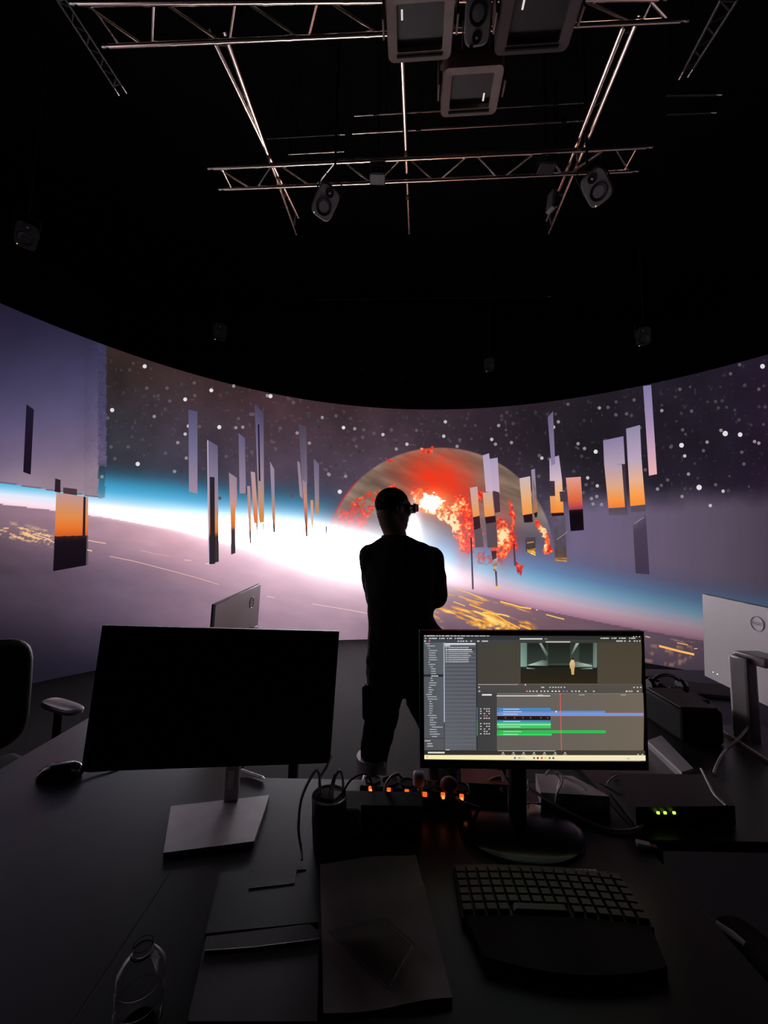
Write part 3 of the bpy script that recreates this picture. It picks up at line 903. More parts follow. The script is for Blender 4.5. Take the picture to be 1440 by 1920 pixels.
pipe('thick bright pipe hanging lengthwise behind the square panel lights', pz(752, 60, 5.25), pz(767, 430, 5.25), 0.021, clamps=(0.62, 0.75))
pipe('thin crosswise pipe, upper of the pair behind the lowest panel light', pz(664, 217, 5.6), pz(1085, 193, 5.6), 0.009, clamps=(0.1, 0.9))
pipe('thin crosswise pipe, lower of the pair behind the lowest panel light', pz(660, 250, 5.5), pz(1088, 226, 5.5), 0.011, clamps=(0.3, 0.93))
pipe('short thin pipe just above the far truss', pz(540, 289, 5.4), pz(636, 284, 5.4), 0.009)
pipe('short dim pipe beside the lengthwise truss, below a panel light row', pz(500, 260, 5.5), pz(637, 252, 5.5), 0.008, m='dark_alu')
pipe('faint grey pipe off beyond the editing monitor truss, upper one', pz(1248, 178, 5.5), pz(1342, 177, 5.5), 0.014, m='dark_alu')
pipe('faint grey pipe off beyond the editing monitor truss, lower one', pz(1250, 214, 5.5), pz(1332, 211, 5.5), 0.012, m='dark_alu')
pipe('long faint pipe high across the dark wall above the video wall', at_y(590, 562, 6.9), at_y(1026, 556, 6.9), 0.02, m='dark_alu')


# square panel lights
def panel_light(label, quad, z, glint):
    P = [pz(x, y, z) for x, y in quad]       # TL, TR, BR, BL as seen from below
    c = sum(P, Vector()) / 4
    ux = ((P[1] - P[0]) + (P[2] - P[3])) / 2
    uy = ((P[0] - P[3]) + (P[1] - P[2])) / 2
    wd, dp = ux.length, uy.length
    yaw = math.atan2(ux.y, ux.x)
    T = Matrix.Rotation(yaw, 4, 'Z')
    root = thing('panel_light', label, 'panel light', c, 0, 'square panel lights')
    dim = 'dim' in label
    at = lambda x, y, zz: c + T @ Vector((x, y, zz))
    # frame made of a rounded rectangle ring with a recessed dark face
    def rr(w_, d_, r_, n=5):
        out = []
        for cx, cy, a0 in ((w_ / 2 - r_, d_ / 2 - r_, 0), (-w_ / 2 + r_, d_ / 2 - r_, 90), (-w_ / 2 + r_, -d_ / 2 + r_, 180), (w_ / 2 - r_, -d_ / 2 + r_, 270)):
            for k in range(n + 1):
                a = math.radians(a0 + 90 * k / n)
                out.append(Vector((cx + r_ * math.cos(a), cy + r_ * math.sin(a), 0)))
        return out
    o_, i_ = rr(wd, dp, 0.035), rr(wd * 0.70, dp * 0.68, 0.012)
    n = len(o_)
    lv = [(o_, 0.13), (o_, 0.012), ([p * 0.975 for p in o_], 0.0), (i_, 0.006), (i_, 0.05)]
    vs = [c + T @ Vector((p.x, p.y, zz)) for ring, zz in lv for p in ring]
    fs = []
    for L in range(len(lv) - 1):
        for k in range(n):
            fs.append([L * n + k, L * n + (k + 1) % n, (L + 1) * n + (k + 1) % n, (L + 1) * n + k])
    fs.append(list(range(n)))
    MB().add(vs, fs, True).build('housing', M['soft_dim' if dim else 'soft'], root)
    MB().box(at(0, 0, 0.045), (wd * 0.71, dp * 0.69, 0.01), T).build('lamp_face', M['soft_face'], root)
    MB().box(at(0, dp * 0.40, 0.001), (wd * 0.72, 0.010, 0.008), T).build('lower_slot', M['rubber'], root)
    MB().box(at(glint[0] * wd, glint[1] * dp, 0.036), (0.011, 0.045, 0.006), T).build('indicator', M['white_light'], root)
    for s in (-1, 1):
        MB().box(at(s * (wd / 2 + 0.022), 0.0, 0.12), (0.012, 0.10, 0.22), T, bevel=0.003).build('yoke_arm', M['soft'], root)
    MB().box(at(0, 0, 0.225), (wd + 0.056, 0.05, 0.012), T, bevel=0.003).build('yoke_bridge', M['soft'], root)
    MB().tube([at(0, 0, 0.23), at(0, 0, CEIL - z)], 0.014, 10).build('drop_pole', M['black'], root)


panel_light('square panel light lowest of the three, white mark low on its dark face', [(834, 127), (945, 120), (933, 215), (823, 222)], 4.6, (0.24, 0.20))
panel_light('square panel light next to the nearest truss, brighter rim of the top two', [(720, -12), (856, -22), (846, 112), (730, 121)], 4.6, (-0.27, -0.14))
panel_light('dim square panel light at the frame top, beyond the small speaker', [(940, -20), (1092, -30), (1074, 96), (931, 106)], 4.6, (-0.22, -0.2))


# small loudspeakers
def speaker(label, c, aim, roll, s=1.0, led='yellow_light', group='small hanging speakers', drop=True, shell='speaker'):
    c = Vector(c)
    root = thing('loudspeaker', label, 'speaker', c, 0, group)
    f = (Vector(aim) - c).normalized()                     # front direction
    r_ = f.cross(Vector((0, 0, 1))).normalized()
    u_ = r_.cross(f).normalized()
    R0 = Matrix((r_, -f, u_)).transposed().to_4x4()          # local x right as seen from behind, -y front, z up
    T = R0 @ Matrix.Rotation(roll, 4, 'Y')
    at = lambda x, y, z: c + T @ Vector((x * s, y * s, z * s))
    W, D, H = 0.19, 0.15, 0.26
    mb = MB()
    rings = []
    for y, k in ((-D / 2, 0.90), (-D / 2 + 0.012, 0.98), (-D / 2 + 0.04, 1.0), (D / 2 - 0.03, 0.9), (D / 2, 0.7)):
        ring = []
        for q in range(32):
            a = 2 * math.pi * q / 32
            ca, sa = math.cos(a), math.sin(a)
            ring.append((W / 2 * k * math.copysign(abs(ca) ** 0.5, ca), y, H / 2 * k * math.copysign(abs(sa) ** 0.5, sa)))
        rings.append(ring)
    vs = [at(*p) for ring in rings for p in ring]
    fs = [[L * 32 + q, L * 32 + (q + 1) % 32, (L + 1) * 32 + (q + 1) % 32, (L + 1) * 32 + q] for L in range(4) for q in range(32)]
    fs += [list(range(32)), [4 * 32 + q for q in range(32)]]
    mb.add(vs, fs, True).build('shell', M[shell], root)
    F = Matrix.Translation(at(0, -D / 2, -0.035)) @ T @ Matrix.Rotation(math.pi / 2, 4, 'X')
    MB().lathe([(0.0, -0.012 * s), (0.02 * s, -0.006 * s), (0.05 * s, 0.002 * s), (0.062 * s, 0.006 * s), (0.066 * s, 0.001 * s), (0.066 * s, -0.01 * s)], 28, F).build('woofer', M['black'], root)
    F = Matrix.Translation(at(0, -D / 2, 0.078)) @ T @ Matrix.Rotation(math.pi / 2, 4, 'X')
    tw = MB().lathe([(0.012 * s, 0.001 * s), (0.034 * s, 0.004 * s), (0.036 * s, 0.0), (0.036 * s, -0.006 * s)], 24, F).build('tweeter', M['black'], root)
    MB().ball(at(0, -D / 2 - 0.003, 0.078), 0.010 * s, seg=12).build('dome', M['silver_dim'], tw)
    MB().ball(at(0.055, -D / 2 - 0.001, -0.112), 0.0055 * s, seg=8).build('power_light', M[led], root)
    br = MB()
    top = at(0, 0.03, H / 2 + 0.05)
    br.tube([at(-W / 2 - 0.006, 0.03, 0), at(-W / 2 - 0.006, 0.03, H / 2 + 0.04), top, at(W / 2 + 0.006, 0.03, H / 2 + 0.04), at(W / 2 + 0.006, 0.03, 0)], 0.006 * s, 8)
    br.build('bracket', M['black'], root)
    if drop:
        MB().tube([top, (top.x, top.y, CEIL)], 0.012, 8).build('drop_pole', M['black'], root)
    return root


AIM = (0.1, 0.4, 1.2)
speaker('grey loudspeaker under the far truss, tilted, beside the short thin pipe', at_y(610, 378, 3.55), AIM, math.radians(-22), 1.12)
speaker('dark loudspeaker under the far truss near its outer end', at_y(1119, 350, 3.3), AIM, math.radians(20), 1.1)
speaker('loudspeaker hung upside down between the two top panel lights', at_y(895, 36, 2.35), (0.3, 0.3, 1.2), math.radians(180), 0.92)
speaker('faint loudspeaker high on the dark side, alone above the big screen edge', at_y(48, 440, 3.6), AIM, 0.0, 0.95, shell='speaker_shaded')
speaker('faint loudspeaker hanging over the starfield near the light pillars', at_y(412, 622, 5.4), AIM, 0.0, 1.0, shell='speaker_shaded')
speaker('faint loudspeaker hanging over the stars beyond the orange panels', at_y(1207, 630, 5.2), AIM, 0.0, 1.0, shell='speaker_shaded')
speaker('tiny faint loudspeaker hanging above the burning planet', at_y(918, 683, 6.1), AIM, 0.0, 0.9, shell='speaker_shaded')


# small fixtures clamped to the far truss
def fixture(label, c, size, dots, dotm='white_light', group='small black lamps on the far truss'):
    c = Vector(c)
    root = thing('spotlight', label, 'stage light', c, 0, group)
    w_, d_, h_ = size
    MB().box(c, size, bevel=0.008).build('housing', M['black'], root)
    MB().box(c + Vector((0, -d_ / 2 - 0.003, -0.005)), (w_ * 0.86, 0.008, h_ * 0.82), bevel=0.003).build('lens_plate', M['soft_face'], root)
    for dx, dz in dots:
        MB().ball(c + Vector((dx * w_, -d_ / 2 - 0.008, dz * h_)), 0.0045, seg=8).build('lens', M[dotm], root)
    MB().box(c + Vector((0, 0, h_ / 2 + 0.025)), (0.03, 0.03, 0.06), bevel=0.003).tube([c + Vector((0, 0, h_ / 2)), (c.x, c.y, CEIL)], 0.008, 8).build('clamp', M['black'], root)
    return root


fixture('square multi lens lamp between the truss chords beside the tilted speaker', at_y(708, 327, 3.55), (0.155, 0.12, 0.12), [(-0.25, 0.2), (0.0, 0.22), (0.24, 0.2), (-0.05, -0.1), (0.2, -0.12)], 'silver_dim')
fixture('black lamp with a cluster of tiny lit dots near the dark speaker', at_y(1025, 306, 3.45), (0.16, 0.12, 0.13), [(-0.2, 0.2), (-0.05, 0.25), (0.1, 0.2), (0.2, 0.3), (-0.22, 0.0), (-0.05, -0.05), (0.1, -0.1), (-0.25, -0.2)], 'silver_dim')
# slim grey fixture hanging beside the lengthwise truss end
cfx = at_y(1034, 378, 3.75)
t = thing('hanging_fixture', 'slim grey fixture hanging beside the end of the editing side truss', 'stage light', cfx)
MB().box(cfx, (0.05, 0.10, 0.22), rotm(0.3, 0.0, 0.15), bevel=0.012).build('housing', M['speaker'], t)
MB().box(cfx + Vector((0.035, -0.01, -0.01)), (0.018, 0.08, 0.18), rotm(0.3, 0.0, 0.15), bevel=0.004).build('side_rail', M['dark_alu'], t)
MB().tube([cfx + Vector((0.01, 0, 0.1)), cfx + Vector((0.05, 0.0, 0.28)), cfx + Vector((0.05, 0, CEIL - cfx.z))], 0.008, 8).build('hanger', M['dark_alu'], t)
# tiny status lights of tracking cameras on the dark wall
for (x, y), lb in (((679, 692), 'tiny tracking camera above the wall top, nearest the lone pillars'), ((753, 709), 'tiny tracking camera above the wall top, over the standing person'), ((1128, 667), 'tiny tracking camera above the stars, first of the close pair'), ((1145, 664), 'tiny tracking camera above the stars, second of the close pair')):
    p = at_y(x, y, 6.35)
    t = thing('tracking_camera', lb, 'camera', p, 0, 'tracking cameras')
    MB().box(p, (0.07, 0.08, 0.06), bevel=0.01).build('body', M['black'], t)
    MB().lathe([(0.022, 0), (0.022, 0.02), (0.0, 0.022)], 16, Matrix.Translation(p + Vector((0, -0.04, 0))) @ Matrix.Rotation(math.pi / 2, 4, 'X')).build('lens', M['glossy'], t)
    MB().box(p + Vector((0.012, -0.046, 0.022)), (0.022, 0.008, 0.006)).build('status_light', M['silver'], t)
    MB().tube([p + Vector((0, 0, 0.03)), (p.x, p.y, CEIL)], 0.006, 8).build('drop_pole', M['black'], t)

# ------------------------------------------------------------------ desks
ZD = 0.75


def desk(label, x0, x1, y0, y1, legs=True):
    root = thing('desk', label, 'desk', ((x0 + x1) / 2, (y0 + y1) / 2, 0))
    MB().box(((x0 + x1) / 2, (y0 + y1) / 2, ZD - 0.0125), (x1 - x0, y1 - y0, 0.025), bevel=0.0008).build('desktop', M['desk'], root)
    for x in (x0 + 0.05, x1 - 0.05):
        for y in (y0 + 0.06, y1 - 0.06):
            MB().box((x, y, (ZD - 0.025) / 2), (0.05, 0.05, ZD - 0.025), bevel=0.004).build('leg', M['desk_leg'], root)
    MB().box(((x0 + x1) / 2, y1 - 0.06, ZD - 0.06), (x1 - x0 - 0.15, 0.03, 0.06), bevel=0.003).build('crossbar', M['desk_leg'], root)
    return root


desk('deep charcoal desk carrying the computer mouse and the blank monitor', -1.16, -0.4403, 0.45, 2.42)
desk('charcoal desk carrying the keyboard, papers and cables', -0.4397, 0.645, 0.45, 1.243)
desk('dark desk carrying the silver backed monitor and network box', 0.649, 2.1, 1.02, 2.42)


# ------------------------------------------------------------------ monitors
def pose(loc, yaw, tilt, roll):
    return Matrix.Translation(Vector(loc)) @ Matrix.Rotation(math.radians(yaw), 4, 'Z') @ Matrix.Rotation(math.radians(tilt), 4, 'X') @ Matrix.Rotation(math.radians(roll), 4, 'Y')


def panel(root, T, W, H, margins, shell, sgn=1, bulge=True, screen='screen_off', rim='black'):
    """sgn=1: the screen faces local -y; sgn=-1: the back faces local -y"""
    l, r, t, b = margins
    D = 0.012
    P = lambda x, y, z: T @ Vector((x, y * sgn, z))
    R = T.to_3x3().to_4x4()
    MB().box(P(0, D / 2 + 0.004, 0), (W, D, H), R, bevel=0.003).build('housing', M[shell], root)
    if bulge:
        vs, fs = [], []
        for (k, y) in ((0.80, D), (0.62, 0.040), (0.58, 0.043)):
            for x, z in ((-W / 2 * k, -H / 2 * k - 0.01), (W / 2 * k, -H / 2 * k - 0.01), (W / 2 * k, H / 2 * k - 0.03), (-W / 2 * k, H / 2 * k - 0.03)):
                vs.append(P(x, y, z))
        fs = [[0, 1, 5, 4], [1, 2, 6, 5], [2, 3, 7, 6], [3, 0, 4, 7], [4, 5, 9, 8], [5, 6, 10, 9], [6, 7, 11, 10], [7, 4, 8, 11], [8, 9, 10, 11], [0, 3, 2, 1]]
        MB().add(vs, fs, False).build('rear_cover', M[shell], root)
    # bezel ring
    o = [(-W / 2, -H / 2), (W / 2, -H / 2), (W / 2, H / 2), (-W / 2, H / 2)]
    i = [(-W / 2 + l, -H / 2 + b), (W / 2 - r, -H / 2 + b), (W / 2 - r, H / 2 - t), (-W / 2 + l, H / 2 - t)]
    vs = [P(x, 0.004, z) for x, z in o] + [P(x, -0.001, z) for x, z in o] + [P(x, -0.001, z) for x, z in i] + [P(x, 0.004, z) for x, z in i]
    fs = [[L * 4 + k, L * 4 + (k + 1) % 4, (L + 1) % 4 * 4 + (k + 1) % 4, (L + 1) % 4 * 4 + k] for L in range(4) for k in range(4)]
    MB().add(vs, fs).build('bezel', M[rim], root)
    if screen:
        MB().box(P((l - r) / 2, 0.0025, (b - t) / 2), (W - l - r, 0.003, H - t - b), R).build('screen', M[screen], root)
    return P


# the switched-off monitor in front
T = pose((-0.4272, 1.0774, 1.046), 10.77, -1.67, 2.55)
root = thing('monitor', 'big blank monitor seen from its dark screen side, on a pale metal stand', 'monitor', (-0.405, 1.06, ZD))
panel(root, T, 0.61, 0.351, (0.006, 0.006, 0.006, 0.012), 'silver_dim')
bp = [at_z(x, y, ZD) for x, y in ((320, 1518), (505, 1497), (476, 1585), (306, 1607))]
bs = MB().prism([(p.x, p.y) for p in bp], ZD, ZD + 0.009).build('base', M['stand'], root)
c0 = Vector((-0.40, 1.128, 0))
S = Matrix.Rotation(math.radians(10.8), 4, 'Z')
MB().box((c0.x, c0.y, 0.88), (0.037, 0.028, 0.245), S, bevel=0.004).build('stand_column', M['silver_dim'], root)
pl = MB().box((c0.x, c0.y - 0.014, 0.815), (0.015, 0.004, 0.045), S, bevel=0.001).build('cable_slot', M['silver'], root)
MB().box((c0.x - 0.004, c0.y - 0.012, 1.02), (0.11, 0.06, 0.08), S, bevel=0.01).build('tilt_hinge', M['black'], root)


# the editing monitor
T = pose((0.3923, 1.0437, 1.0666), -1.22, 2.14, -1.15)
root = thing('monitor', 'lit monitor showing a video editing timeline with blue and green clips', 'monitor', (0.37, 1.03, ZD))
LW, LH = 0.58, 0.348
ml, mr_, mt, mb_ = 0.011, 0.006, 0.012, 0.021
P = panel(root, T, LW, LH, (ml, mr_, mt, mb_), 'black', screen=None)


def build_lcd(root):
    SW, SH = LW - ml - mr_, LH - mt - mb_
    V, CL, Fc = [], [], []
    lay = [0]

    def uv(zx, zy):
        k = (zy - 88) / 745
        u = (zx - 38) / (1281 + 33 * k)
        v = (zy - 88 - 7 * u) / (742 + 5 * u)
        return u, v

    def quad(pts, cols, y=None):
        o = len(V)
        for (zx, zy), c in zip(pts, cols):
            u, v = uv(zx, zy)
            V.append(T @ Vector((-LW / 2 + ml + u * SW, 0.0015 - (lay[0] * 0.00004 if y is None else y), LH / 2 - mt - v * SH)))
            CL.append(c)
        Fc.append([o + i for i in range(len(pts))])

    def rect(x0, y0, x1, y1, c, c2=None):
        c2 = c2 or c
        quad([(x0, y0), (x1, y0), (x1, y1), (x0, y1)], [c, c, c2, c2])

    def grad(x0, y0, x1, y1, tl, tr, br, bl):
        quad([(x0, y0), (x1, y0), (x1, y1), (x0, y1)], [tl, tr, br, bl])
    nxt = lambda: lay.__setitem__(0, lay[0] + 1)
    grad(36, 86, 1324, 845, (56, 60, 64), (52, 50, 42), (96, 88, 76), (74, 76, 82))
    nxt()
    # bars and panes
    grad(38, 88, 1320, 118, (52, 56, 60), (46, 45, 40), (46, 45, 40), (56, 58, 62))
    grad(38, 118, 1320, 134, (66, 70, 76), (58, 56, 48), (58, 56, 48), (66, 70, 76))
    grad(38, 134, 156, 776, (84, 88, 96), (92, 96, 104), (84, 86, 92), (82, 84, 88))
    grad(163, 134, 350, 776, (80, 82, 92), (78, 80, 86), (92, 92, 98), (96, 98, 106))
    grad(357, 134, 1324, 383, (66, 66, 58), (74, 66, 52), (80, 70, 56), (70, 64, 60))
    grad(357, 390, 1330, 438, (74, 72, 72), (84, 78, 70), (84, 78, 70), (70, 68, 70))
    grad(357, 438, 472, 776, (62, 62, 64), (66, 64, 64), (66, 64, 64), (62, 62, 64))
    grad(473, 438, 1340, 776, (98, 94, 92), (112, 102, 88), (110, 100, 86), (98, 92, 88))
    grad(38, 778, 1348, 806, (46, 44, 42), (70, 64, 54), (70, 64, 54), (48, 46, 44))
    grad(38, 806, 1352, 838, (254, 238, 182), (246, 236, 200), (236, 226, 190), (250, 232, 170))
    nxt()
    # alternating rows of the media list
    for k in range(26):
        y = 150 + k * 23.6
        rect(163, y, 348, y + 9, (98, 100, 110))
    rect(157, 134, 162, 612, (190, 196, 208))
    rect(350, 134, 357, 776, (44, 46, 50))
    rect(38, 326, 154, 340, (38, 40, 46))
    rect(163, 171, 348, 183, (44, 46, 52))
    rect(38, 706, 156, 709, (50, 52, 56))
    nxt()
    rr = random.Random(3)
    # folder tree and clip list: rows of small unreadable words
    ind = [46, 58, 66, 70, 70, 70, 70, 70, 66, 68, 76, 82, 82, 82, 82, 78, 78, 70, 70, 66, 66, 66, 52, 58, 62, 70, 70, 70, 70, 70, 70, 62, 72, 72, 72, 72, 84, 72, 72, 72, 84]
    wid = [30, 48, 10, 50, 40, 40, 44, 48, 8, 38, 18, 28, 26, 30, 42, 12, 16, 44, 40, 18, 30, 22, 34, 56, 58, 14, 18, 22, 20, 20, 16, 50, 44, 24, 40, 34, 64, 40, 44, 60, 32]
    for k, (a, b) in enumerate(zip(ind, wid)):
        y = 138 + k * 13.9
        if y > 700:
            break
        cc = (222, 226, 230) if k == 14 else (176, 180, 184)
        x = a
        while x < a + b:
            w_ = min(rr.uniform(5, 12), a + b - x)
            rect(x, y + rr.uniform(-0.6, 0.6), x + w_, y + 5.2, cc)
            x += w_ + 1.2
    for y, a, b in ((720, 40, 76), (737, 56, 86), (751, 56, 90)):
        rect(a, y, b, y + 5, (190, 192, 192))
    rect(164, 138, 346, 147, (225, 228, 232))
    rect(164, 150, 196, 157, (210, 214, 220))
    for k, wv in enumerate((122, 140, 146, 122, 136, 122, 122, 122)):
        y = 162 + k * 12.2
        x = 168
        cc = (236, 238, 244) if k == 1 else (178, 180, 186)
        rect(168, y, 180, y + 6, cc)
        x = 184
        while x < 184 + wv:
            w_ = rr.uniform(8, 18)
            rect(x, y + rr.uniform(-0.5, 0.5), min(x + w_, 184 + wv), y + 5.6, cc)
            x += w_ + 1.0
    # menu words
    x = 42
    for w_ in (10, 50, 12, 12, 16, 26, 14, 18, 14, 28, 22, 16, 26, 36, 16):
        rect(x, 90, x + w_, 96, (206, 208, 210))
        x += w_ + 5
    for a, b in ((46, 54), (70, 82), (84, 118), (130, 138), (142, 164), (176, 184), (190, 208), (222, 230), (236, 274), (1082, 1092), (1094, 1132), (1146, 1154), (1158, 1176), (1190, 1198), (1202, 1230), (1248, 1256), (1260, 1286)):
        rect(a, 105, b, 112, (188, 192, 190))
    rect(608, 108, 742, 116, (214, 214, 206))
    rect(752, 110, 772, 114, (150, 150, 144))
    rect(760, 127, 905, 134, (200, 198, 188))
    for a, b in ((240, 250), (256, 266), (270, 280), (288, 298), (316, 326), (356, 370), (384, 420), (1174, 1212), (1220, 1230), (1248, 1258), (1276, 1286), (1292, 1300), (1308, 1316)):
        rect(a, 122, b, 129, (196, 198, 200))
    rect(42, 121, 52, 129, (200, 204, 208))
    rect(68, 119, 78, 130, (196, 92, 100))
    for a in (1272, 1288, 1306):
        rect(a, 96, a + 7, 102, (210, 206, 196))
    # viewer picture: a dark stage with two beams and a figure in pale clothes
    grad(613, 134, 1066, 380, (44, 52, 46), (40, 46, 40), (36, 32, 24), (40, 40, 34))
    nxt()
    grad(613, 134, 1066, 270, (40, 50, 46), (44, 50, 44), (64, 74, 66), (60, 72, 66))
    grad(613, 290, 1066, 380, (34, 34, 28), (34, 32, 26), (44, 36, 24), (46, 40, 28))
    nxt()
    rect(655, 140, 765, 258, (30, 34, 30), (52, 60, 54))
    rect(775, 140, 905, 262, (30, 34, 30), (46, 52, 46))
    rect(958, 140, 1036, 258, (30, 34, 30), (48, 54, 48))
    grad(613, 136, 650, 280, (108, 128, 118), (92, 112, 104), (120, 148, 138), (138, 166, 156))
    grad(1040, 136, 1062, 285, (80, 96, 88), (96, 112, 102), (120, 140, 130), (112, 134, 122))
    quad([(722, 138), (736, 138), (776, 205), (764, 218)], [(150, 168, 156), (170, 186, 174), (80, 90, 82), (74, 84, 78)])
    quad([(938, 138), (958, 138), (916, 205), (908, 212)], [(170, 184, 170), (150, 166, 152), (86, 94, 84), (78, 88, 80)])
    quad([(650, 272), (740, 240), (775, 246), (775, 276)], [(190, 214, 204), (96, 112, 104), (72, 82, 76), (66, 74, 68)])
    quad([(1036, 272), (1036, 282), (905, 282), (930, 246)], [(190, 210, 198), (170, 190, 178), (64, 72, 66), (80, 90, 82)])
    rect(650, 272, 1036, 288, (26, 28, 24))
    quad([(648, 284), (700, 290), (700, 296), (648, 292)], [(150, 172, 160), (60, 70, 62), (50, 56, 50), (130, 150, 138)])
    quad([(1036, 286), (1036, 294), (965, 296), (965, 290)], [(150, 168, 152), (130, 146, 130), (46, 52, 46), (52, 58, 50)])
    nxt()
    quad([(912, 238), (926, 238), (934, 262), (931, 290), (904, 290), (901, 260)], [(226, 190, 140), (226, 190, 140), (214, 178, 128), (200, 160, 110), (196, 158, 110), (220, 184, 134)])
    quad([(909, 288), (930, 288), (928, 328), (914, 328)], [(216, 176, 122), (210, 170, 116), (206, 160, 90), (214, 168, 96)])
    quad([(915, 228), (926, 228), (927, 240), (914, 240)], [(40, 34, 26)] * 4)
    # scrub bar and transport
    rect(360, 385, 600, 388, (190, 186, 178))
    rect(600, 385, 1326, 387, (120, 112, 100))
    rect(639, 383, 644, 393, (235, 235, 230))
    for a in (363, 735, 744, 783, 800, 816, 832, 848, 868, 1276, 1296, 1315):
        rect(a, 400, a + 9, 407, (196, 194, 190))
    for a, c in [(364, (190, 190, 188)), (646, (230, 130, 120)), (664, (200, 198, 194)), (684, (190, 188, 184)), (704, (200, 198, 194)), (730, (200, 198, 194)), (750, (200, 198, 194)), (770, (200, 198, 194)), (796, (220, 218, 214)), (816, (220, 218, 214)), (836, (210, 208, 204)), (862, (110, 130, 220)), (882, (120, 130, 200)), (912, (190, 190, 186)), (934, (190, 190, 186)), (954, (210, 210, 206)), (992, (190, 188, 184)), (1040, (190, 188, 184)), (1232, (220, 220, 210)), (1248, (190, 188, 180)), (1262, (190, 188, 180)), (1298, (210, 208, 200))]:
        rect(a, 423, a + 10, 431, c)
    rect(384, 444, 442, 453, (226, 226, 226))
    rect(471, 441, 1332, 442.5, (140, 132, 122))
    rect(471, 452, 788, 457, (232, 230, 226))
    for a in (714, 958, 1202):
        rect(a, 447, a + 32, 451, (176, 170, 160))
    # tracks
    BL, BL2, GR = (74, 138, 196), (96, 150, 214), (52, 206, 96)
    rect(473, 527, 792, 541, BL)
    rect(473, 543, 1112, 556, (84, 144, 202))
    rect(473, 556, 1336, 574, (226, 120, 160))
    rect(474, 574, 790, 599, (30, 26, 22))
    rect(473, 600, 790, 613, BL)
    rect(473, 613, 792, 647, GR)
    rect(473, 659, 1116, 676, (46, 190, 84))
    rect(473, 677, 798, 690, (56, 212, 98))
    nxt()
    rect(474, 559, 1332, 571, (104, 150, 222))
    rect(473, 622, 792, 629, (150, 236, 170))
    rect(473, 541, 792, 542.5, (40, 84, 130))
    rect(473, 676, 800, 677.5, (30, 120, 60))
    for y, b in ((532, 606), (547, 620), (562, 596), (605, 612), (637, 612), (665, 618), (681, 600)):
        rect(510 if y not in (637,) else 480, y, b, y + 4, (200, 220, 232) if y < 620 else (170, 240, 190))
        rect(478, y, 484, y + 4, (40, 70, 110) if y < 620 else (24, 110, 50))
    for a in (520, 574, 624, 668, 730, 770):
        rect(a, 580, a + 8, 590, (92, 84, 76))
    rect(820, 544, 828, 553, (230, 236, 244))
    for k, y in enumerate((529, 543, 557, 571, 585, 617, 633, 649, 663, 677)):
        for a in (372, 394, 408, 422):
            if (k + a) % 5:
                rect(a, y, a + 9, y + 6, (200, 200, 198) if k not in (3,) else (216, 110, 130))
    rect(354, 522, 357, 600, (70, 130, 200))
    rect(354, 600, 357, 690, (60, 190, 100))
    rect(843, 440, 852, 447, (240, 96, 90))
    quad([(845.5, 440), (849, 440), (858, 778), (854, 778)], [(240, 92, 88)] * 4)
    rect(478, 778, 820, 781, (200, 196, 186))
    for a in (504, 566, 626, 688, 750, 814, 872):
        rect(a, 788, a + 10, 795, (196, 192, 182))
        rect(a - 6, 799, a + 16, 803, (180, 176, 166))
    rect(60, 787, 160, 796, (220, 220, 214))
    rect(166, 773, 190, 777, (210, 212, 214))
    for a in (1304, 1330):
        rect(a, 798, a + 7, 804, (220, 216, 206))
    nxt()
    rect(52, 813, 60, 821, (232, 160, 40))
    for a, c in ((574, (70, 110, 170)), (600, (160, 170, 170)), (688, (120, 110, 70)), (710, (60, 70, 60)), (734, (200, 90, 60)), (756, (244, 200, 40)), (780, (60, 120, 130)), (802, (70, 80, 90))):
        rect(a, 817, a + 11, 828, c)
    rect(612, 819, 638, 826, (210, 206, 180))
    rect(1244, 824, 1256, 828, (180, 130, 60))
    inv = WM[root.name].inverted()
    me = bpy.data.meshes.new('screen')
    me.from_pydata([inv @ v for v in V], [], Fc)
    at = me.color_attributes.new('pixels', 'FLOAT_COLOR', 'POINT')
    cc = np.concatenate([lin(np.array(CL, float)), np.ones((len(CL), 1))], 1)
    at.data.foreach_set('color', cc.ravel().astype(np.float32))
    me.materials.append(M['lcd'])
    o = bpy.data.objects.new('screen', me)
    COL.objects.link(o)
    o.parent = root


build_lcd(root)
MB().lathe([(0.0, ZD + 0.014), (0.135, ZD + 0.014), (0.15, ZD + 0.010), (0.152, ZD + 0.004), (0.15, ZD)], 56, Matrix.Translation((0.356, 1.036, 0)) @ Matrix.Diagonal((1.0, 0.735, 1, 1))).build('base', M['glossy'], root)
MB().box((0.372, 1.105, 0.87), (0.042, 0.03, 0.23), bevel=0.006).build('stand_column', M['black'], root)
MB().box((0.385, 1.085, 1.02), (0.12, 0.05, 0.1), bevel=0.008).build('tilt_hinge', M['black'], root)


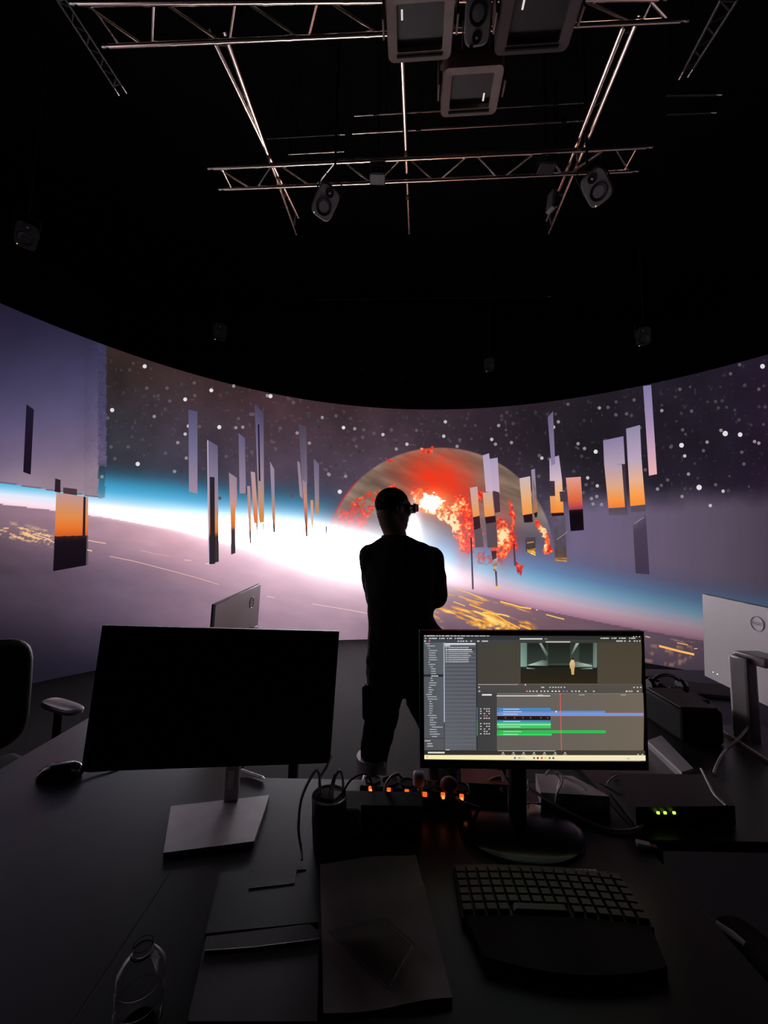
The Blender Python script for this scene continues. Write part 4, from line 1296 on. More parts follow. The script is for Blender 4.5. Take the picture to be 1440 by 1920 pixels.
def round_logo(root, c, ex, ez, n, r, word):
    """a chrome ring with the maker's word inside"""
    c, ex, ez, n = [Vector(q) for q in (c, ex, ez, n)]
    ring = MB().tube([c + n * 0.001 + (ex * math.cos(a) + ez * math.sin(a)) * r for a in [2 * math.pi * k / 40 for k in range(40)]], r * 0.07, 8, closed=True).build('emblem', M['emblem'], root)
    cu = bpy.data.curves.new('emblem_word', 'FONT')
    cu.body = word
    cu.size = r * 0.72
    cu.align_x, cu.align_y = 'CENTER', 'CENTER'
    cu.extrude = 0.0008
    tmp = bpy.data.objects.new('emblem_word', cu)
    COL.objects.link(tmp)
    dg = bpy.context.evaluated_depsgraph_get()
    me = bpy.data.meshes.new_from_object(tmp.evaluated_get(dg))
    bpy.data.objects.remove(tmp)
    bpy.data.curves.remove(cu)
    R4 = Matrix((ex, ez, n)).transposed().to_4x4()
    me.transform(WM[root.name].inverted() @ Matrix.Translation(c + n * 0.001) @ R4)
    me.materials.clear()
    me.materials.append(M['emblem'])
    o = bpy.data.objects.new('emblem_word', me)
    COL.objects.link(o)
    o.parent = ring


# silver-backed monitor on the deep desk, turned away
T = pose((-0.7254, 1.9843, 1.0314), 89.92, 2.37, -3.0)
root = thing('monitor', 'silver backed monitor seen nearly edge on above the blank monitor', 'monitor', (-0.62, 1.98, ZD))
panel(root, T, 0.60, 0.36, (0.006, 0.006, 0.006, 0.012), 'silver', sgn=-1, bulge=False)
P = lambda x, y, z: T @ Vector((x, y, z))
round_logo(root, P(0.16, -0.0165, 0.10), T.to_3x3() @ Vector((1, 0, 0)), T.to_3x3() @ Vector((0, 0, 1)), T.to_3x3() @ Vector((0, -1, 0)), 0.028, 'DELL')
MB().box((-0.64, 1.98, 0.90), (0.03, 0.05, 0.29), bevel=0.004).build('stand_column', M['stand'], root)
MB().box((-0.66, 1.98, ZD + 0.006), (0.20, 0.24, 0.012), bevel=0.003).build('base', M['stand'], root)

# silver-backed monitor on the network desk
T = pose((1.49, 1.524, 1.0622), -93.4, 0.41, 2.4)
root = thing('monitor', 'silver backed monitor with round emblem and thick metal stand', 'monitor', (1.43, 1.50, ZD))
panel(root, T, 0.65, 0.375, (0.006, 0.006, 0.006, 0.012), 'silver', sgn=-1, bulge=False)
P = lambda x, y, z: T @ Vector((x, y, z))
ex, ez, nn = [T.to_3x3() @ Vector(q) for q in ((1, 0, 0), (0, 0, 1), (0, -1, 0))]
round_logo(root, P(-0.04, -0.0165, 0.116), ex, ez, nn, 0.028, 'DELL')
cc = P(0.01, -0.115, 0)
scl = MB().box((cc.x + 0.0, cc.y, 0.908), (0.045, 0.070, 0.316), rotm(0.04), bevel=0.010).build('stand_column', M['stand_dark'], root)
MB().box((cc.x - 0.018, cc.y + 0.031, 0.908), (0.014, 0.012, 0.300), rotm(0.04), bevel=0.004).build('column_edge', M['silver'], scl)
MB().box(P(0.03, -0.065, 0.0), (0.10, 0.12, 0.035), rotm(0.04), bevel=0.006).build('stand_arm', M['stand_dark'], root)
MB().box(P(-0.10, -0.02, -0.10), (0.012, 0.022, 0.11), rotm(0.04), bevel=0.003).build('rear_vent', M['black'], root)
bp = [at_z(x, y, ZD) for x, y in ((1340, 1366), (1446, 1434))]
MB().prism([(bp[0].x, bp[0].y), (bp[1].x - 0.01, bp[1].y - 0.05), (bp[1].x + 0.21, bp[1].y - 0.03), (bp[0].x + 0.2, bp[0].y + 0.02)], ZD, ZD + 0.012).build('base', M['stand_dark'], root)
MB().tube([(bp[0].x, bp[0].y, ZD + 0.012), (bp[1].x - 0.01, bp[1].y - 0.05, ZD + 0.012)], 0.003, 8).build('base_edge', M['silver'], root)
MB().box(P(0.13, -0.03, -0.09), (0.03, 0.14, 0.08), rotm(0.04), bevel=0.004).build('port_block', M['silver'], root)
MB().box(P(0.12, -0.035, -0.14), (0.025, 0.12, 0.022), rotm(0.04), bevel=0.004).build('port_shroud', M['black'], root)
for dx in (-0.27, -0.245):
    MB().box(P(dx, -0.013, -0.155), (0.006, 0.014, 0.008), rotm(0.04), bevel=0.002).build('port', M['chrome'], root)


# ------------------------------------------------------------------ cables
def cable(label, pts, r=0.003, m='white_cable', ends=None, n=8, name='cable'):
    root = thing(name, label, 'cable', pts[0])
    MB().tube(curve_pts(pts, n), r, 10).build('cord', M[m], root)
    if ends:
        for p, q, s in ends:
            p, q = Vector(p), Vector(q)
            d = (q - p).normalized()
            MB().tube([p, p + d * s * 0.25, p + d * s], [r * 1.4, r * 2.3, r * 2.3], 10).build('plug', M[m], root)
    return root


W_ = lambda x, y, z: tuple(at_z(x, y, z))

# cable tidy tub with leads
cx, cy = -0.117, 0.992
root = thing('cable_tub', 'round black tub full of cable ends with a shiny rim', 'container', (cx, cy, ZD))
MB().lathe([(0.0, ZD), (0.036, ZD), (0.040, ZD + 0.05), (0.0415, ZD + 0.102), (0.0405, ZD + 0.105), (0.0385, ZD + 0.102), (0.037, ZD + 0.05), (0.033, ZD + 0.01), (0.0, ZD + 0.008)], 40, Matrix.Translation((cx, cy, 0))).build('body', M['black'], root)
MB().tube([(cx + 0.040 * math.cos(a), cy + 0.040 * math.sin(a), ZD + 0.105) for a in [2 * math.pi * k / 40 for k in range(40)]], 0.0022, 8, closed=True).build('rim', M['silver_dim'], root)
MB().lathe([(0.016, ZD + 0.097), (0.0375, ZD + 0.099), (0.0375, ZD + 0.101), (0.016, ZD + 0.099), (0.016, ZD + 0.097)], 36, Matrix.Translation((cx, cy, 0))).build('lid', M['silver'], root)
MB().prism([(cx - 0.03, cy - 0.008), (cx + 0.012, cy - 0.02), (cx + 0.03, cy + 0.012), (cx - 0.022, cy + 0.02)], ZD + 0.1015, ZD + 0.106).build('cardboard_insert', M['paper'], root)
cable('white lead looping out of the tub and down its outer side', [(cx - 0.02, cy, 0.85), (cx - 0.035, cy + 0.02, 0.90), (cx - 0.062, cy - 0.02, 0.862), (cx - 0.066, cy - 0.03, 0.80), (cx - 0.058, cy - 0.036, 0.764), (cx - 0.05, cy - 0.06, 0.754)], 0.0032)
cable('white lead standing up from the tub, bent towards the desk edge', [(cx - 0.012, cy + 0.008, 0.83), (cx - 0.028, cy + 0.016, 0.875), (cx - 0.012, cy + 0.03, 0.905), (cx - 0.006, cy + 0.06, 0.912)], 0.0032)
cable('pale lead arching out of the middle of the tub', [(cx + 0.004, cy + 0.004, 0.84), (cx + 0.010, cy + 0.010, 0.885), (cx + 0.022, cy + 0.02, 0.90), (cx + 0.030, cy + 0.02, 0.87), (cx + 0.024, cy + 0.014, 0.835)], 0.003)
cable('pale short lead with a sleeve poking from the tub', [(cx - 0.004, cy - 0.006, 0.83), (cx + 0.002, cy + 0.004, 0.87), (cx + 0.010, cy + 0.016, 0.895)], 0.0026, 'silver')
cable('dark lead running from the tub to the power strip', [(cx + 0.025, cy + 0.01, 0.845), (cx + 0.05, cy + 0.03, 0.875), (-0.03, 1.075, 0.858), (-0.012, 1.10, 0.80)], 0.0026, 'rubber')

# power strip with lit switches
sw = [at_z(x, y, 0.800) for x, y in ((695, 1478), (729, 1481), (763, 1484), (797, 1489), (831, 1490), (866, 1493))]
a0, b0 = sw[0], sw[-1]
ang = math.atan2(b0.y - a0.y, b0.x - a0.x)
S = Matrix.Rotation(ang, 4, 'Z')
mid = (a0 + b0) / 2
nrm = S @ Vector((0, -1, 0))
root = thing('power_strip', 'black power strip with six glowing orange switches', 'power strip', (mid.x, mid.y + 0.03, ZD))
body = MB().box((mid.x, mid.y + 0.032, ZD + 0.026), ((b0 - a0).length + 0.055, 0.06, 0.052), S, bevel=0.005)
body.build('housing', M['black'], root)
for i, p in enumerate(sw):
    tl_ = S @ Matrix.Rotation(math.radians(-35), 4, 'X')
    s1 = MB().box(p + Vector((0, 0.004, -0.003)), (0.012, 0.008, 0.011), tl_, bevel=0.002).build('switch', M['orange_light'], root)
    if i != 3:
        MB().box(p + Vector((0, -0.001, -0.006)), (0.0075, 0.004, 0.008), tl_, bevel=0.0015).build('lamp', M['orange_core'], s1)
    else:
        pass
    q = p + S @ Vector((0.0, 0.036, 0))
    MB().lathe([(0.0, -0.012), (0.018, -0.012), (0.019, 0.0), (0.021, 0.0015), (0.021, 0.0)], 20, Matrix.Translation((q.x, q.y, ZD + 0.0525))).build('socket', M['rubber'], root)
# plugs in the strip
q = at_z(785, 1466, 0.815)
root = thing('plug', 'white wall plug adapter standing in the power strip', 'plug', (q.x, q.y, 0.805))
MB().box((q.x, q.y + 0.0, 0.823), (0.032, 0.028, 0.036), S, bevel=0.009, seg=3).build('body', M['white'], root)
MB().box((q.x + 0.003, q.y - 0.012, 0.79), (0.016, 0.018, 0.03), S, bevel=0.005).build('lower_block', M['silver_dim'], root)
q2 = at_z(842, 1474, 0.82)
root = thing('plug', 'round dark plug on the end socket near the red brown box', 'plug', (q2.x, q2.y, 0.805))
MB().ball((q2.x, q2.y, 0.824), (0.024, 0.02, 0.019), seg=20).build('body', M['redbox'], root)
cable('grey cable ring standing up over the power strip', [W_(776, 1497, 0.80), W_(755, 1506, 0.795), W_(733, 1500, 0.80), W_(722, 1482, 0.815), W_(730, 1462, 0.83), W_(745, 1452, 0.84), W_(756, 1462, 0.83)], 0.0046, 'white_cable', n=10)
cable('thin white tag lead sticking up behind the white plug', [W_(800, 1470, 0.81), W_(801, 1462, 0.82), W_(803, 1452, 0.83)], 0.0018)
cable('grey lead lying over the end of the power strip', [W_(855, 1495, 0.80), W_(866, 1503, 0.80), W_(880, 1508, 0.785), W_(905, 1516, 0.757)], 0.0032, 'grey_cable')

# dark box with a grey card leaning on it
root = thing('storage_box', 'low black box standing in front of the power strip', 'box', (0.0, 1.04, ZD))
MB().box((0.005, 1.048, ZD + 0.031), (0.21, 0.055, 0.062), bevel=0.003).build('body', M['black'], root)
MB().box((0.005, 1.048, ZD + 0.0635), (0.214, 0.059, 0.006), bevel=0.002).build('lid', M['rubber'], root)
root = thing('card', 'grey card standing upright against the black box', 'card', (-0.068, 1.0, ZD))
MB().box((-0.0665, 1.008, ZD + 0.034), (0.049, 0.007, 0.068), rotm(0, 0.12), bevel=0.0015).build('sheet', M['card'], root)
MB().box((-0.0665, 1.012, ZD + 0.0695), (0.049, 0.008, 0.003), rotm(0, 0.12)).build('top_edge', M['silver'], root)
root = thing('card', 'small brown label card leaning at the far end of the black box', 'card', (0.092, 1.0, ZD))
MB().box((0.086, 1.008, ZD + 0.026), (0.02, 0.006, 0.05), rotm(0, 0.12), bevel=0.001).build('sheet', M['dark_paper'], root)

# red brown box and white adapter box behind the editing monitor stand
root = thing('small_box', 'red brown cardboard box behind the power strip end', 'box', (0.30, 1.19, ZD))
MB().box((0.305, 1.195, ZD + 0.02), (0.12, 0.07, 0.04), rotm(-0.06), bevel=0.002).build('body', M['redbox'], root)
MB().box((0.305, 1.195, ZD + 0.0415), (0.124, 0.074, 0.004), rotm(-0.06), bevel=0.001).build('lid', M['redbox'], root)
aP = [at_z(x, y, 0.79) for x, y in ((1004, 1450), (1074, 1455), (1143, 1493), (1014, 1486))]
cA = sum(aP, Vector()) / 4
root = thing('power_adapter', 'off white power brick with cables behind the editing monitor', 'power adapter', (cA.x, cA.y, ZD))
pb = MB().prism([(p.x, p.y) for p in (aP[3], aP[2], aP[1], aP[0])], ZD, 0.79)
pb.build('body', M['white'], root)
MB().box((cA.x + 0.05, cA.y - 0.045, 0.772), (0.06, 0.01, 0.012), rotm(-0.35), bevel=0.002).build('socket_recess', M['silver_dim'], root)
cable('white cable coiled on top of the white power brick', [W_(1045, 1482, 0.792), W_(1050, 1462, 0.80), W_(1036, 1448, 0.81), W_(1024, 1452, 0.805), W_(1034, 1444, 0.812), W_(1052, 1452, 0.808), W_(1054, 1466, 0.80), W_(1044, 1490, 0.795), W_(1042, 1508, 0.765)], 0.003)
cable('white cable draped diagonally across the white power brick', [W_(1052, 1456, 0.80), W_(1068, 1462, 0.80), W_(1084, 1470, 0.799), W_(1098, 1482, 0.796)], 0.0028)
cable('grey cable curling around the editing monitor stand', [W_(908, 1442, 0.79), W_(928, 1456, 0.785), W_(950, 1458, 0.78), W_(962, 1486, 0.768), W_(985, 1506, 0.7625), W_(1025, 1506, 0.758)], 0.0034, 'grey_cable')
cable('thin white loop beside the editing monitor stand', [W_(915, 1466, 0.79), W_(925, 1459, 0.795), W_(940, 1457, 0.796), W_(944, 1470, 0.79), W_(940, 1482, 0.78), W_(950, 1486, 0.765)], 0.003)
cable('short white hook of cable under the editing monitor', [W_(990, 1462, 0.79), W_(989, 1470, 0.785), W_(992, 1478, 0.775), W_(988, 1484, 0.765)], 0.002)
cable('long grey cable sweeping from the power brick round to the memory stick', [W_(992, 1478, 0.79), W_(1040, 1508, 0.77), W_(1090, 1535, 0.757), W_(1145, 1556, 0.755), W_(1188, 1556, 0.755), W_(1206, 1545, 0.755), W_(1208, 1532, 0.758), W_(1190, 1510, 0.765), W_(1150, 1484, 0.785), W_(1128, 1472, 0.797), W_(1118, 1467, 0.80)], 0.004, 'grey_cable')
cable('white wire rising beside the network box', [W_(1138, 1470, 0.795), W_(1144, 1462, 0.80), W_(1152, 1456, 0.805), W_(1160, 1454, 0.805)], 0.002)
q = at_z(1206, 1580, 0.76)
root = thing('memory_stick', 'small white memory stick beside the looped grey cable', 'memory stick', (q.x, q.y, ZD))
MB().box((q.x, q.y, ZD + 0.006), (0.030, 0.016, 0.011), rotm(-0.35), bevel=0.003).build('body', M['white'], root)
MB().box((q.x + 0.02, q.y - 0.006, ZD + 0.006), (0.014, 0.012, 0.005), rotm(-0.35), bevel=0.001).build('connector', M['redbox'], root)

# network box with green lights
root = thing('network_switch', 'flat black network box with three green lights', 'network device', (0.86, 1.21, ZD))
nb = [at_z(x, y, 0.80) for x, y in ((1136, 1512), (1378, 1511), (1342, 1452), (1140, 1450))]
nb = [(max(0.66, nb[0].x), nb[0].y), (nb[1].x, nb[1].y), (nb[1].x + 0.07, nb[2].y), (max(0.66, nb[3].x), nb[3].y)]
MB().prism(nb, ZD + 0.003, 0.80).build('housing', M['black'], root)
for x in (0.70, 0.90):
    MB().box((x, 1.15, ZD + 0.0015), (0.03, 0.1, 0.003)).build('foot', M['rubber'], root)
for x, y in ((1234, 1524), (1247, 1524), (1264, 1524)):
    p = at_y(x, y, nb[0][1] - 0.002)
    MB().box(p, (0.007, 0.004, 0.006), bevel=0.001).build('status_light', M['green_light'], root)
cable('dark lead crossing the network box top', [W_(1315, 1442, 0.803), W_(1328, 1468, 0.805), W_(1340, 1490, 0.805), W_(1362, 1511, 0.803)], 0.0035, 'grey_cable')
cable('pale lead from the thick stand down to the network box', [W_(1404, 1362, 0.82), W_(1385, 1385, 0.81), W_(1358, 1410, 0.79), W_(1345, 1432, 0.80), W_(1338, 1450, 0.803)], 0.0038, 'grey_cable')
cable('white cable hanging under the silver monitor ports', [tuple(P(0.12, -0.062, -0.14)), tuple(P(0.125, -0.064, -0.19)), tuple(P(0.11, -0.066, -0.235)), tuple(P(0.09, -0.068, -0.27))], 0.004)
# tower computer, laptop, tablet, controller further back
root = thing('computer_case', 'black computer case standing behind the editing monitor', 'computer', (1.19, 1.62, ZD))
MB().box((1.20, 1.62, ZD + 0.06), (0.15, 0.24, 0.12), rotm(-0.05), bevel=0.012).build('case', M['rubber'], root)
MB().box((1.20, 1.62, ZD + 0.1225), (0.135, 0.21, 0.006), rotm(-0.05), bevel=0.002).build('top_panel', M['dark_paper'], root)
root = thing('laptop', 'closed grey laptop whose bright edge points at the network box', 'laptop', (1.0, 1.41, ZD))
lp = [at_z(x, y, 0.775) for x, y in ((1214, 1388), (1278, 1447), (1300, 1440), (1240, 1378))]
MB().prism([(p.x, p.y) for p in lp], ZD, 0.764).build('body', M['silver_dim'], root)
MB().prism([(p.x, p.y) for p in lp], 0.765, 0.774).build('lid', M['stand'], root)
root = thing('tablet', 'flat tablet lying far back near the video wall', 'tablet', (1.62, 2.25, ZD))
MB().box((1.56, 2.28, ZD + 0.006), (0.24, 0.17, 0.012), rotm(-0.15), bevel=0.004).build('body', M['silver_dim'], root)
MB().box((1.56, 2.28, ZD + 0.0128), (0.22, 0.15, 0.002), rotm(-0.15)).build('screen', M['screen_off'], root)
root = thing('notebook', 'thin pale edged notebook lying in front of the tablet', 'notebook', (1.62, 2.07, ZD))
MB().box((1.66, 2.06, ZD + 0.006), (0.26, 0.19, 0.012), rotm(-0.2), bevel=0.002).build('pages', M['card'], root)
MB().box((1.66, 2.06, ZD + 0.0135), (0.262, 0.192, 0.003), rotm(-0.2), bevel=0.001).build('cover', M['dark_paper'], root)
root = thing('mixing_console', 'dark brown control console with a pale front edge', 'console', (1.38, 1.98, ZD))
CS = rotm(-0.12)
MB().box((1.39, 1.98, ZD + 0.025), (0.20, 0.34, 0.05), CS, bevel=0.006).build('body', M['dark_paper'], root)
MB().box((1.288, 1.99, ZD + 0.046), (0.006, 0.33, 0.008), CS, bevel=0.001).build('edge_strip', M['silver_dim'], root)
for k in range(5):
    MB().lathe([(0.0, 0.02), (0.010, 0.02), (0.012, 0.0)], 14, Matrix.Translation((1.36 + 0.02 * (k % 2), 1.86 + 0.05 * k, ZD + 0.05))).build('knob', M['black'], root)
root = thing('headphones', 'black headphones lying on the control console', 'headphones', (1.31, 1.86, ZD + 0.05))
MB().tube([(1.32 + 0.07 * math.cos(a), 1.86, ZD + 0.087 + 0.05 * math.sin(a)) for a in [math.pi * k / 16 for k in range(17)]], 0.007, 8).build('headband', M['glossy'], root)
for s in (-1, 1):
    MB().lathe([(0.0, -0.014), (0.028, -0.014), (0.034, 0.0), (0.028, 0.014), (0.0, 0.014)], 20, Matrix.Translation((1.32 + s * 0.07, 1.86, ZD + 0.087)) @ Matrix.Rotation(math.pi / 2, 4, 'Y')).build('ear_cup', M['glossy'], root)
cable('thin white lead hanging off the control console', [W_(1256, 1352, 0.79), W_(1262, 1345, 0.795), W_(1268, 1341, 0.80)], 0.002)
cable('dark lead bundle curling beside the editing monitor edge', [W_(1214, 1318, 0.80), W_(1222, 1296, 0.81), W_(1236, 1284, 0.81), W_(1250, 1290, 0.805)], 0.005, 'glossy')

# ------------------------------------------------------------------ things on the near desktop
# mouse with lead
q = at_z(112, 1450, ZD + 0.01)
ca = math.radians(12)
S = Matrix.Rotation(ca, 4, 'Z')
root = thing('computer_mouse', 'black computer mouse on the bright corner of the deep desk', 'mouse', (q.x, q.y, ZD))
mb = MB()
rings = []
for k in range(9):
    t = k / 8
    h = ZD + 0.038 * t
    s = math.sqrt(max(0.0, 1 - (t * 0.98) ** 2.4))
    rings.append(((q.x + 0.006 * t, q.y, h), 0.061 * (0.35 + 0.65 * s) if k else 0.060, 0.034 * (0.35 + 0.65 * s) if k else 0.033, ca))
mb.loft(rings, 32, power=2.3)
mb.build('shell', M['glossy'], root)
MB().box((q.x + 0.034, q.y + 0.007, ZD + 0.034), (0.018, 0.005, 0.008), S, bevel=0.002).build('scroll_wheel', M['rubber'], root)
MB().tube(curve_pts([(q.x + 0.058, q.y + 0.012, ZD + 0.012), (q.x + 0.09, q.y + 0.02, ZD + 0.006), (q.x + 0.14, q.y + 0.05, ZD + 0.003), (q.x + 0.2, q.y + 0.16, ZD + 0.003)]), 0.0022, 8).build('lead', M['grey_cable'], root)
# bright pen near the desk edge
p, p2 = at_z(452, 1444, ZD + 0.006), at_z(497, 1460, ZD + 0.006)
root = thing('pen', 'bright metal pen lying by the back edge behind the blank monitor', 'pen', (p.x, p.y, ZD))
d = (p2 - p).normalized()
MB().tube([p, p + d * 0.085], 0.0045, 12).build('barrel', M['silver'], root)
MB().tube([p + d * 0.085, p2], [0.0045, 0.0012], 12).build('tip', M['chrome'], root)

# black letter tray, papers
def sheet(name, label, cat, px, z0, h, m, part='sheet', extra=None):
    P_ = [at_z(x, y, z0) for x, y in px]
    c = sum(P_, Vector()) / len(P_)
    root = thing(name, label, cat, (c.x, c.y, z0))
    MB().prism([(p.x, p.y) for p in P_], z0, z0 + h).build(part, M[m], root)
    return root


root = sheet('letter_tray', 'black document tray with a notched far edge', 'tray', [(412, 1648), (466, 1640), (467, 1666), (552, 1656), (556, 1632), (575, 1630), (597, 1742), (384, 1764)], ZD, 0.012, 'folder', 'tray_floor')
e = [at_z(x, y, ZD + 0.012) for x, y in ((466, 1666), (552, 1656), (556, 1632), (574, 1630))]
MB().tube(e, 0.0012, 6).build('notch_edge', M['silver'], root)
root = sheet('notebook', 'closed dark brown notebook lying at the near end of the document tray', 'notebook', [(386, 1772), (580, 1748), (598, 1762), (594, 1935), (350, 1935)], ZD, 0.014, 'dark_paper', 'cover')
e = [at_z(x, y, ZD + 0.0145) for x, y in ((384, 1786), (470, 1780), (598, 1764))]
MB().tube(e, 0.003, 8).build('spine', M['dark_paper'], root)
# big paper sheet with a fold
pts = [at_z(x, y, ZD) for x, y in ((600, 1640), (640, 1618), (780, 1612), (797, 1700), (603, 1722))]
pt2 = [at_z(x, y, ZD) for x, y in ((603, 1724), (798, 1702), (848, 1884), (606, 1914))]
root = thing('paper_bag', 'large creased paper bag lying flat beside the keyboard', 'paper bag', (sum(pts, Vector()) / 5).to_tuple())
mb = MB()
n = 12
tl, tr, br, bl = at_z(600, 1630, ZD), at_z(780, 1612, ZD), at_z(848, 1884, ZD), at_z(606, 1914, ZD)
vs = []
for j in range(n + 1):
    v = j / n
    for i in range(n + 1):
        u = i / n
        p = (tl * (1 - u) + tr * u) * (1 - v) + (bl * (1 - u) + br * u) * v
        h = 0.010 + 0.006 * math.sin(3.1 * u + 4.2 * v) * math.sin(math.pi * u) + 0.008 * math.exp(-((v - 0.36 - 0.06 * (1 - u)) / 0.05) ** 2) * (0.3 + 0.7 * u)
        vs.append(Vector((p.x, p.y, ZD + h)))
fs = [[j * (n + 1) + i, (j + 1) * (n + 1) + i, (j + 1) * (n + 1) + i + 1, j * (n + 1) + i + 1] for j in range(n) for i in range(n)]
low = [Vector((p.x, p.y, ZD + 0.001)) for p in vs]
o = len(vs)
ring = [i for i in range(n + 1)] + [(j + 1) * (n + 1) + n for j in range(n)] + [n * (n + 1) + n - 1 - i for i in range(n)] + [(n - 1 - j) * (n + 1) for j in range(n - 1)]
fs += [[f + o for f in q_[::-1]] for q_ in fs]
fs += [[ring[k], ring[(k + 1) % len(ring)], ring[(k + 1) % len(ring)] + o, ring[k] + o] for k in range(len(ring))]
mb.add(vs + low, fs, True)
mb.build('paper', M['paper'], root)
# clear plastic case on the paper
cq = [at_z(x, y, ZD + 0.02) for x, y in ((618, 1752), (722, 1728), (776, 1776), (728, 1862))]
cc = sum(cq, Vector()) / 4
root = thing('plastic_case', 'clear plastic case lying askew on the paper bag', 'case', (cc.x, cc.y, ZD + 0.018))
qq = [(p.x, p.y) for p in cq]
if sum(qq[i][0] * qq[(i + 1) % 4][1] - qq[(i + 1) % 4][0] * qq[i][1] for i in range(4)) < 0:
    qq = qq[::-1]
MB().prism(qq, ZD + 0.019, ZD + 0.022).build('tray', M['film'], root)
rimp = [Vector((x, y, ZD + 0.024)) for x, y in qq]
mb = MB()
mb.tube(rimp, 0.0024, 8, closed=True)
mb.build('rim', M['film'], root)

# ergonomic keyboard
kx, ky = 0.338, 0.848
KR = math.radians(-2.0)
KS = Matrix.Translation((kx, ky, 0)) @ Matrix.Rotation(KR, 4, 'Z')
root = thing('keyboard', 'black curved keyboard with a deep palm rest', 'keyboard', (kx, ky, ZD))
arc = lambda x: -0.28 * x * x
out = [(x, 0.066 + arc(x)) for x in np.linspace(-0.175, 0.175, 15)] + [(x, -0.055 + arc(x)) for x in np.linspace(0.175, -0.175, 15)]
MB().prism(out, ZD, ZD + 0.016, KS).build('body', M['black'], root)
out = [(x, -0.0555 + arc(x)) for x in np.linspace(-0.168, 0.168, 15)] + [(x, -0.150 - 0.9 * (0.028 - x * x) + 0.02) for x in np.linspace(0.150, -0.150, 15)]
MB().prism(out, ZD, ZD + 0.019, KS).build('palm_rest', M['rubber'], root)
for rj in range(6):
    yy = 0.046 - rj * 0.0175
    nk = 15 if rj < 5 else 10
    xs = np.linspace(-0.163, 0.163, 15)
    cells = [(x, 0.0200) for x in xs]
    if rj == 5:
        cells = [(xs[0], 0.02), (xs[1], 0.02), (xs[2], 0.02), (xs[3], 0.02), ((xs[4] + xs[8]) / 2, 0.112)] + [(xs[k], 0.02) for k in range(9, 15)]
    for x, wd in cells:
        c = KS @ Vector((x, yy + arc(x), ZD + 0.0195))
        R_ = Matrix.Rotation(KR + math.atan(-0.56 * x), 4, 'Z')
        mb = MB()
        a, b = wd / 2, 0.0078
        vs = [c + R_ @ Vector(q_) for q_ in ((-a, -b, -0.004), (a, -b, -0.004), (a, b, -0.004), (-a, b, -0.004), (-a * 0.84, -b * 0.78, 0.004), (a * 0.84, -b * 0.78, 0.004), (a * 0.84, b * 0.82, 0.004), (-a * 0.84, b * 0.82, 0.004))]
        mb.add(vs, [[3, 2, 1, 0], [4, 5, 6, 7], [0, 1, 5, 4], [1, 2, 6, 5], [2, 3, 7, 6], [3, 0, 4, 7]])
        mb.build('key', M['key'], root)
bd = MB()
bx = KS @ Vector((0.110, 0.0615 + arc(0.110), ZD + 0.0162))
for k, gl in enumerate(((1, 1, 1, 0, 1), (1, 1, 0, 1, 1), (1, 0, 1, 1, 1), (1, 1, 0, 1, 1), (1, 1, 1, 0, 1))):
    o_ = (k - 2) * 0.0092
    for s_, (dx, dy, w_, h_) in zip(gl, ((0, 0.0028, 0.007, 0.0013), (0, 0, 0.007, 0.0013), (-0.003, 0.0014, 0.0013, 0.0036), (0.003, -0.0014, 0.0013, 0.0036), (0, -0.0028, 0.007, 0.0013))):
        if s_:
            bd.box(bx + Vector((o_ + dx, dy, 0.0004)), (w_, h_, 0.0008))
bd.build('badge', M['legend'], root)

# clear bottle at the near corner
q = at_z(258, 1922, ZD)
root = thing('plastic_bottle', 'clear plastic bottle standing at the near desk corner', 'bottle', (q.x, q.y, ZD))
BT = Matrix.Translation((q.x, q.y, ZD)) @ Matrix.Diagonal((1, 1, 0.72, 1))
MB().lathe([(0.0, 0.004), (0.022, 0.0), (0.030, 0.003), (0.033, 0.012), (0.033, 0.045), (0.0315, 0.05), (0.033, 0.055), (0.033, 0.082), (0.0315, 0.086), (0.033, 0.09), (0.031, 0.108), (0.022, 0.128), (0.0135, 0.140), (0.0135, 0.150), (0.0125, 0.150), (0.0125, 0.140), (0.021, 0.127), (0.030, 0.107), (0.032, 0.09), (0.0305, 0.086), (0.032, 0.082), (0.032, 0.055), (0.0305, 0.05), (0.032, 0.045), (0.032, 0.013), (0.029, 0.0045), (0.022, 0.0015), (0.0, 0.0055)], 40, BT).build('body', M['glass'], root)
MB().lathe([(0.0142, 0.136), (0.0158, 0.136), (0.0158, 0.139), (0.0142, 0.139)], 28, BT).build('neck_ring', M['glass'], root)


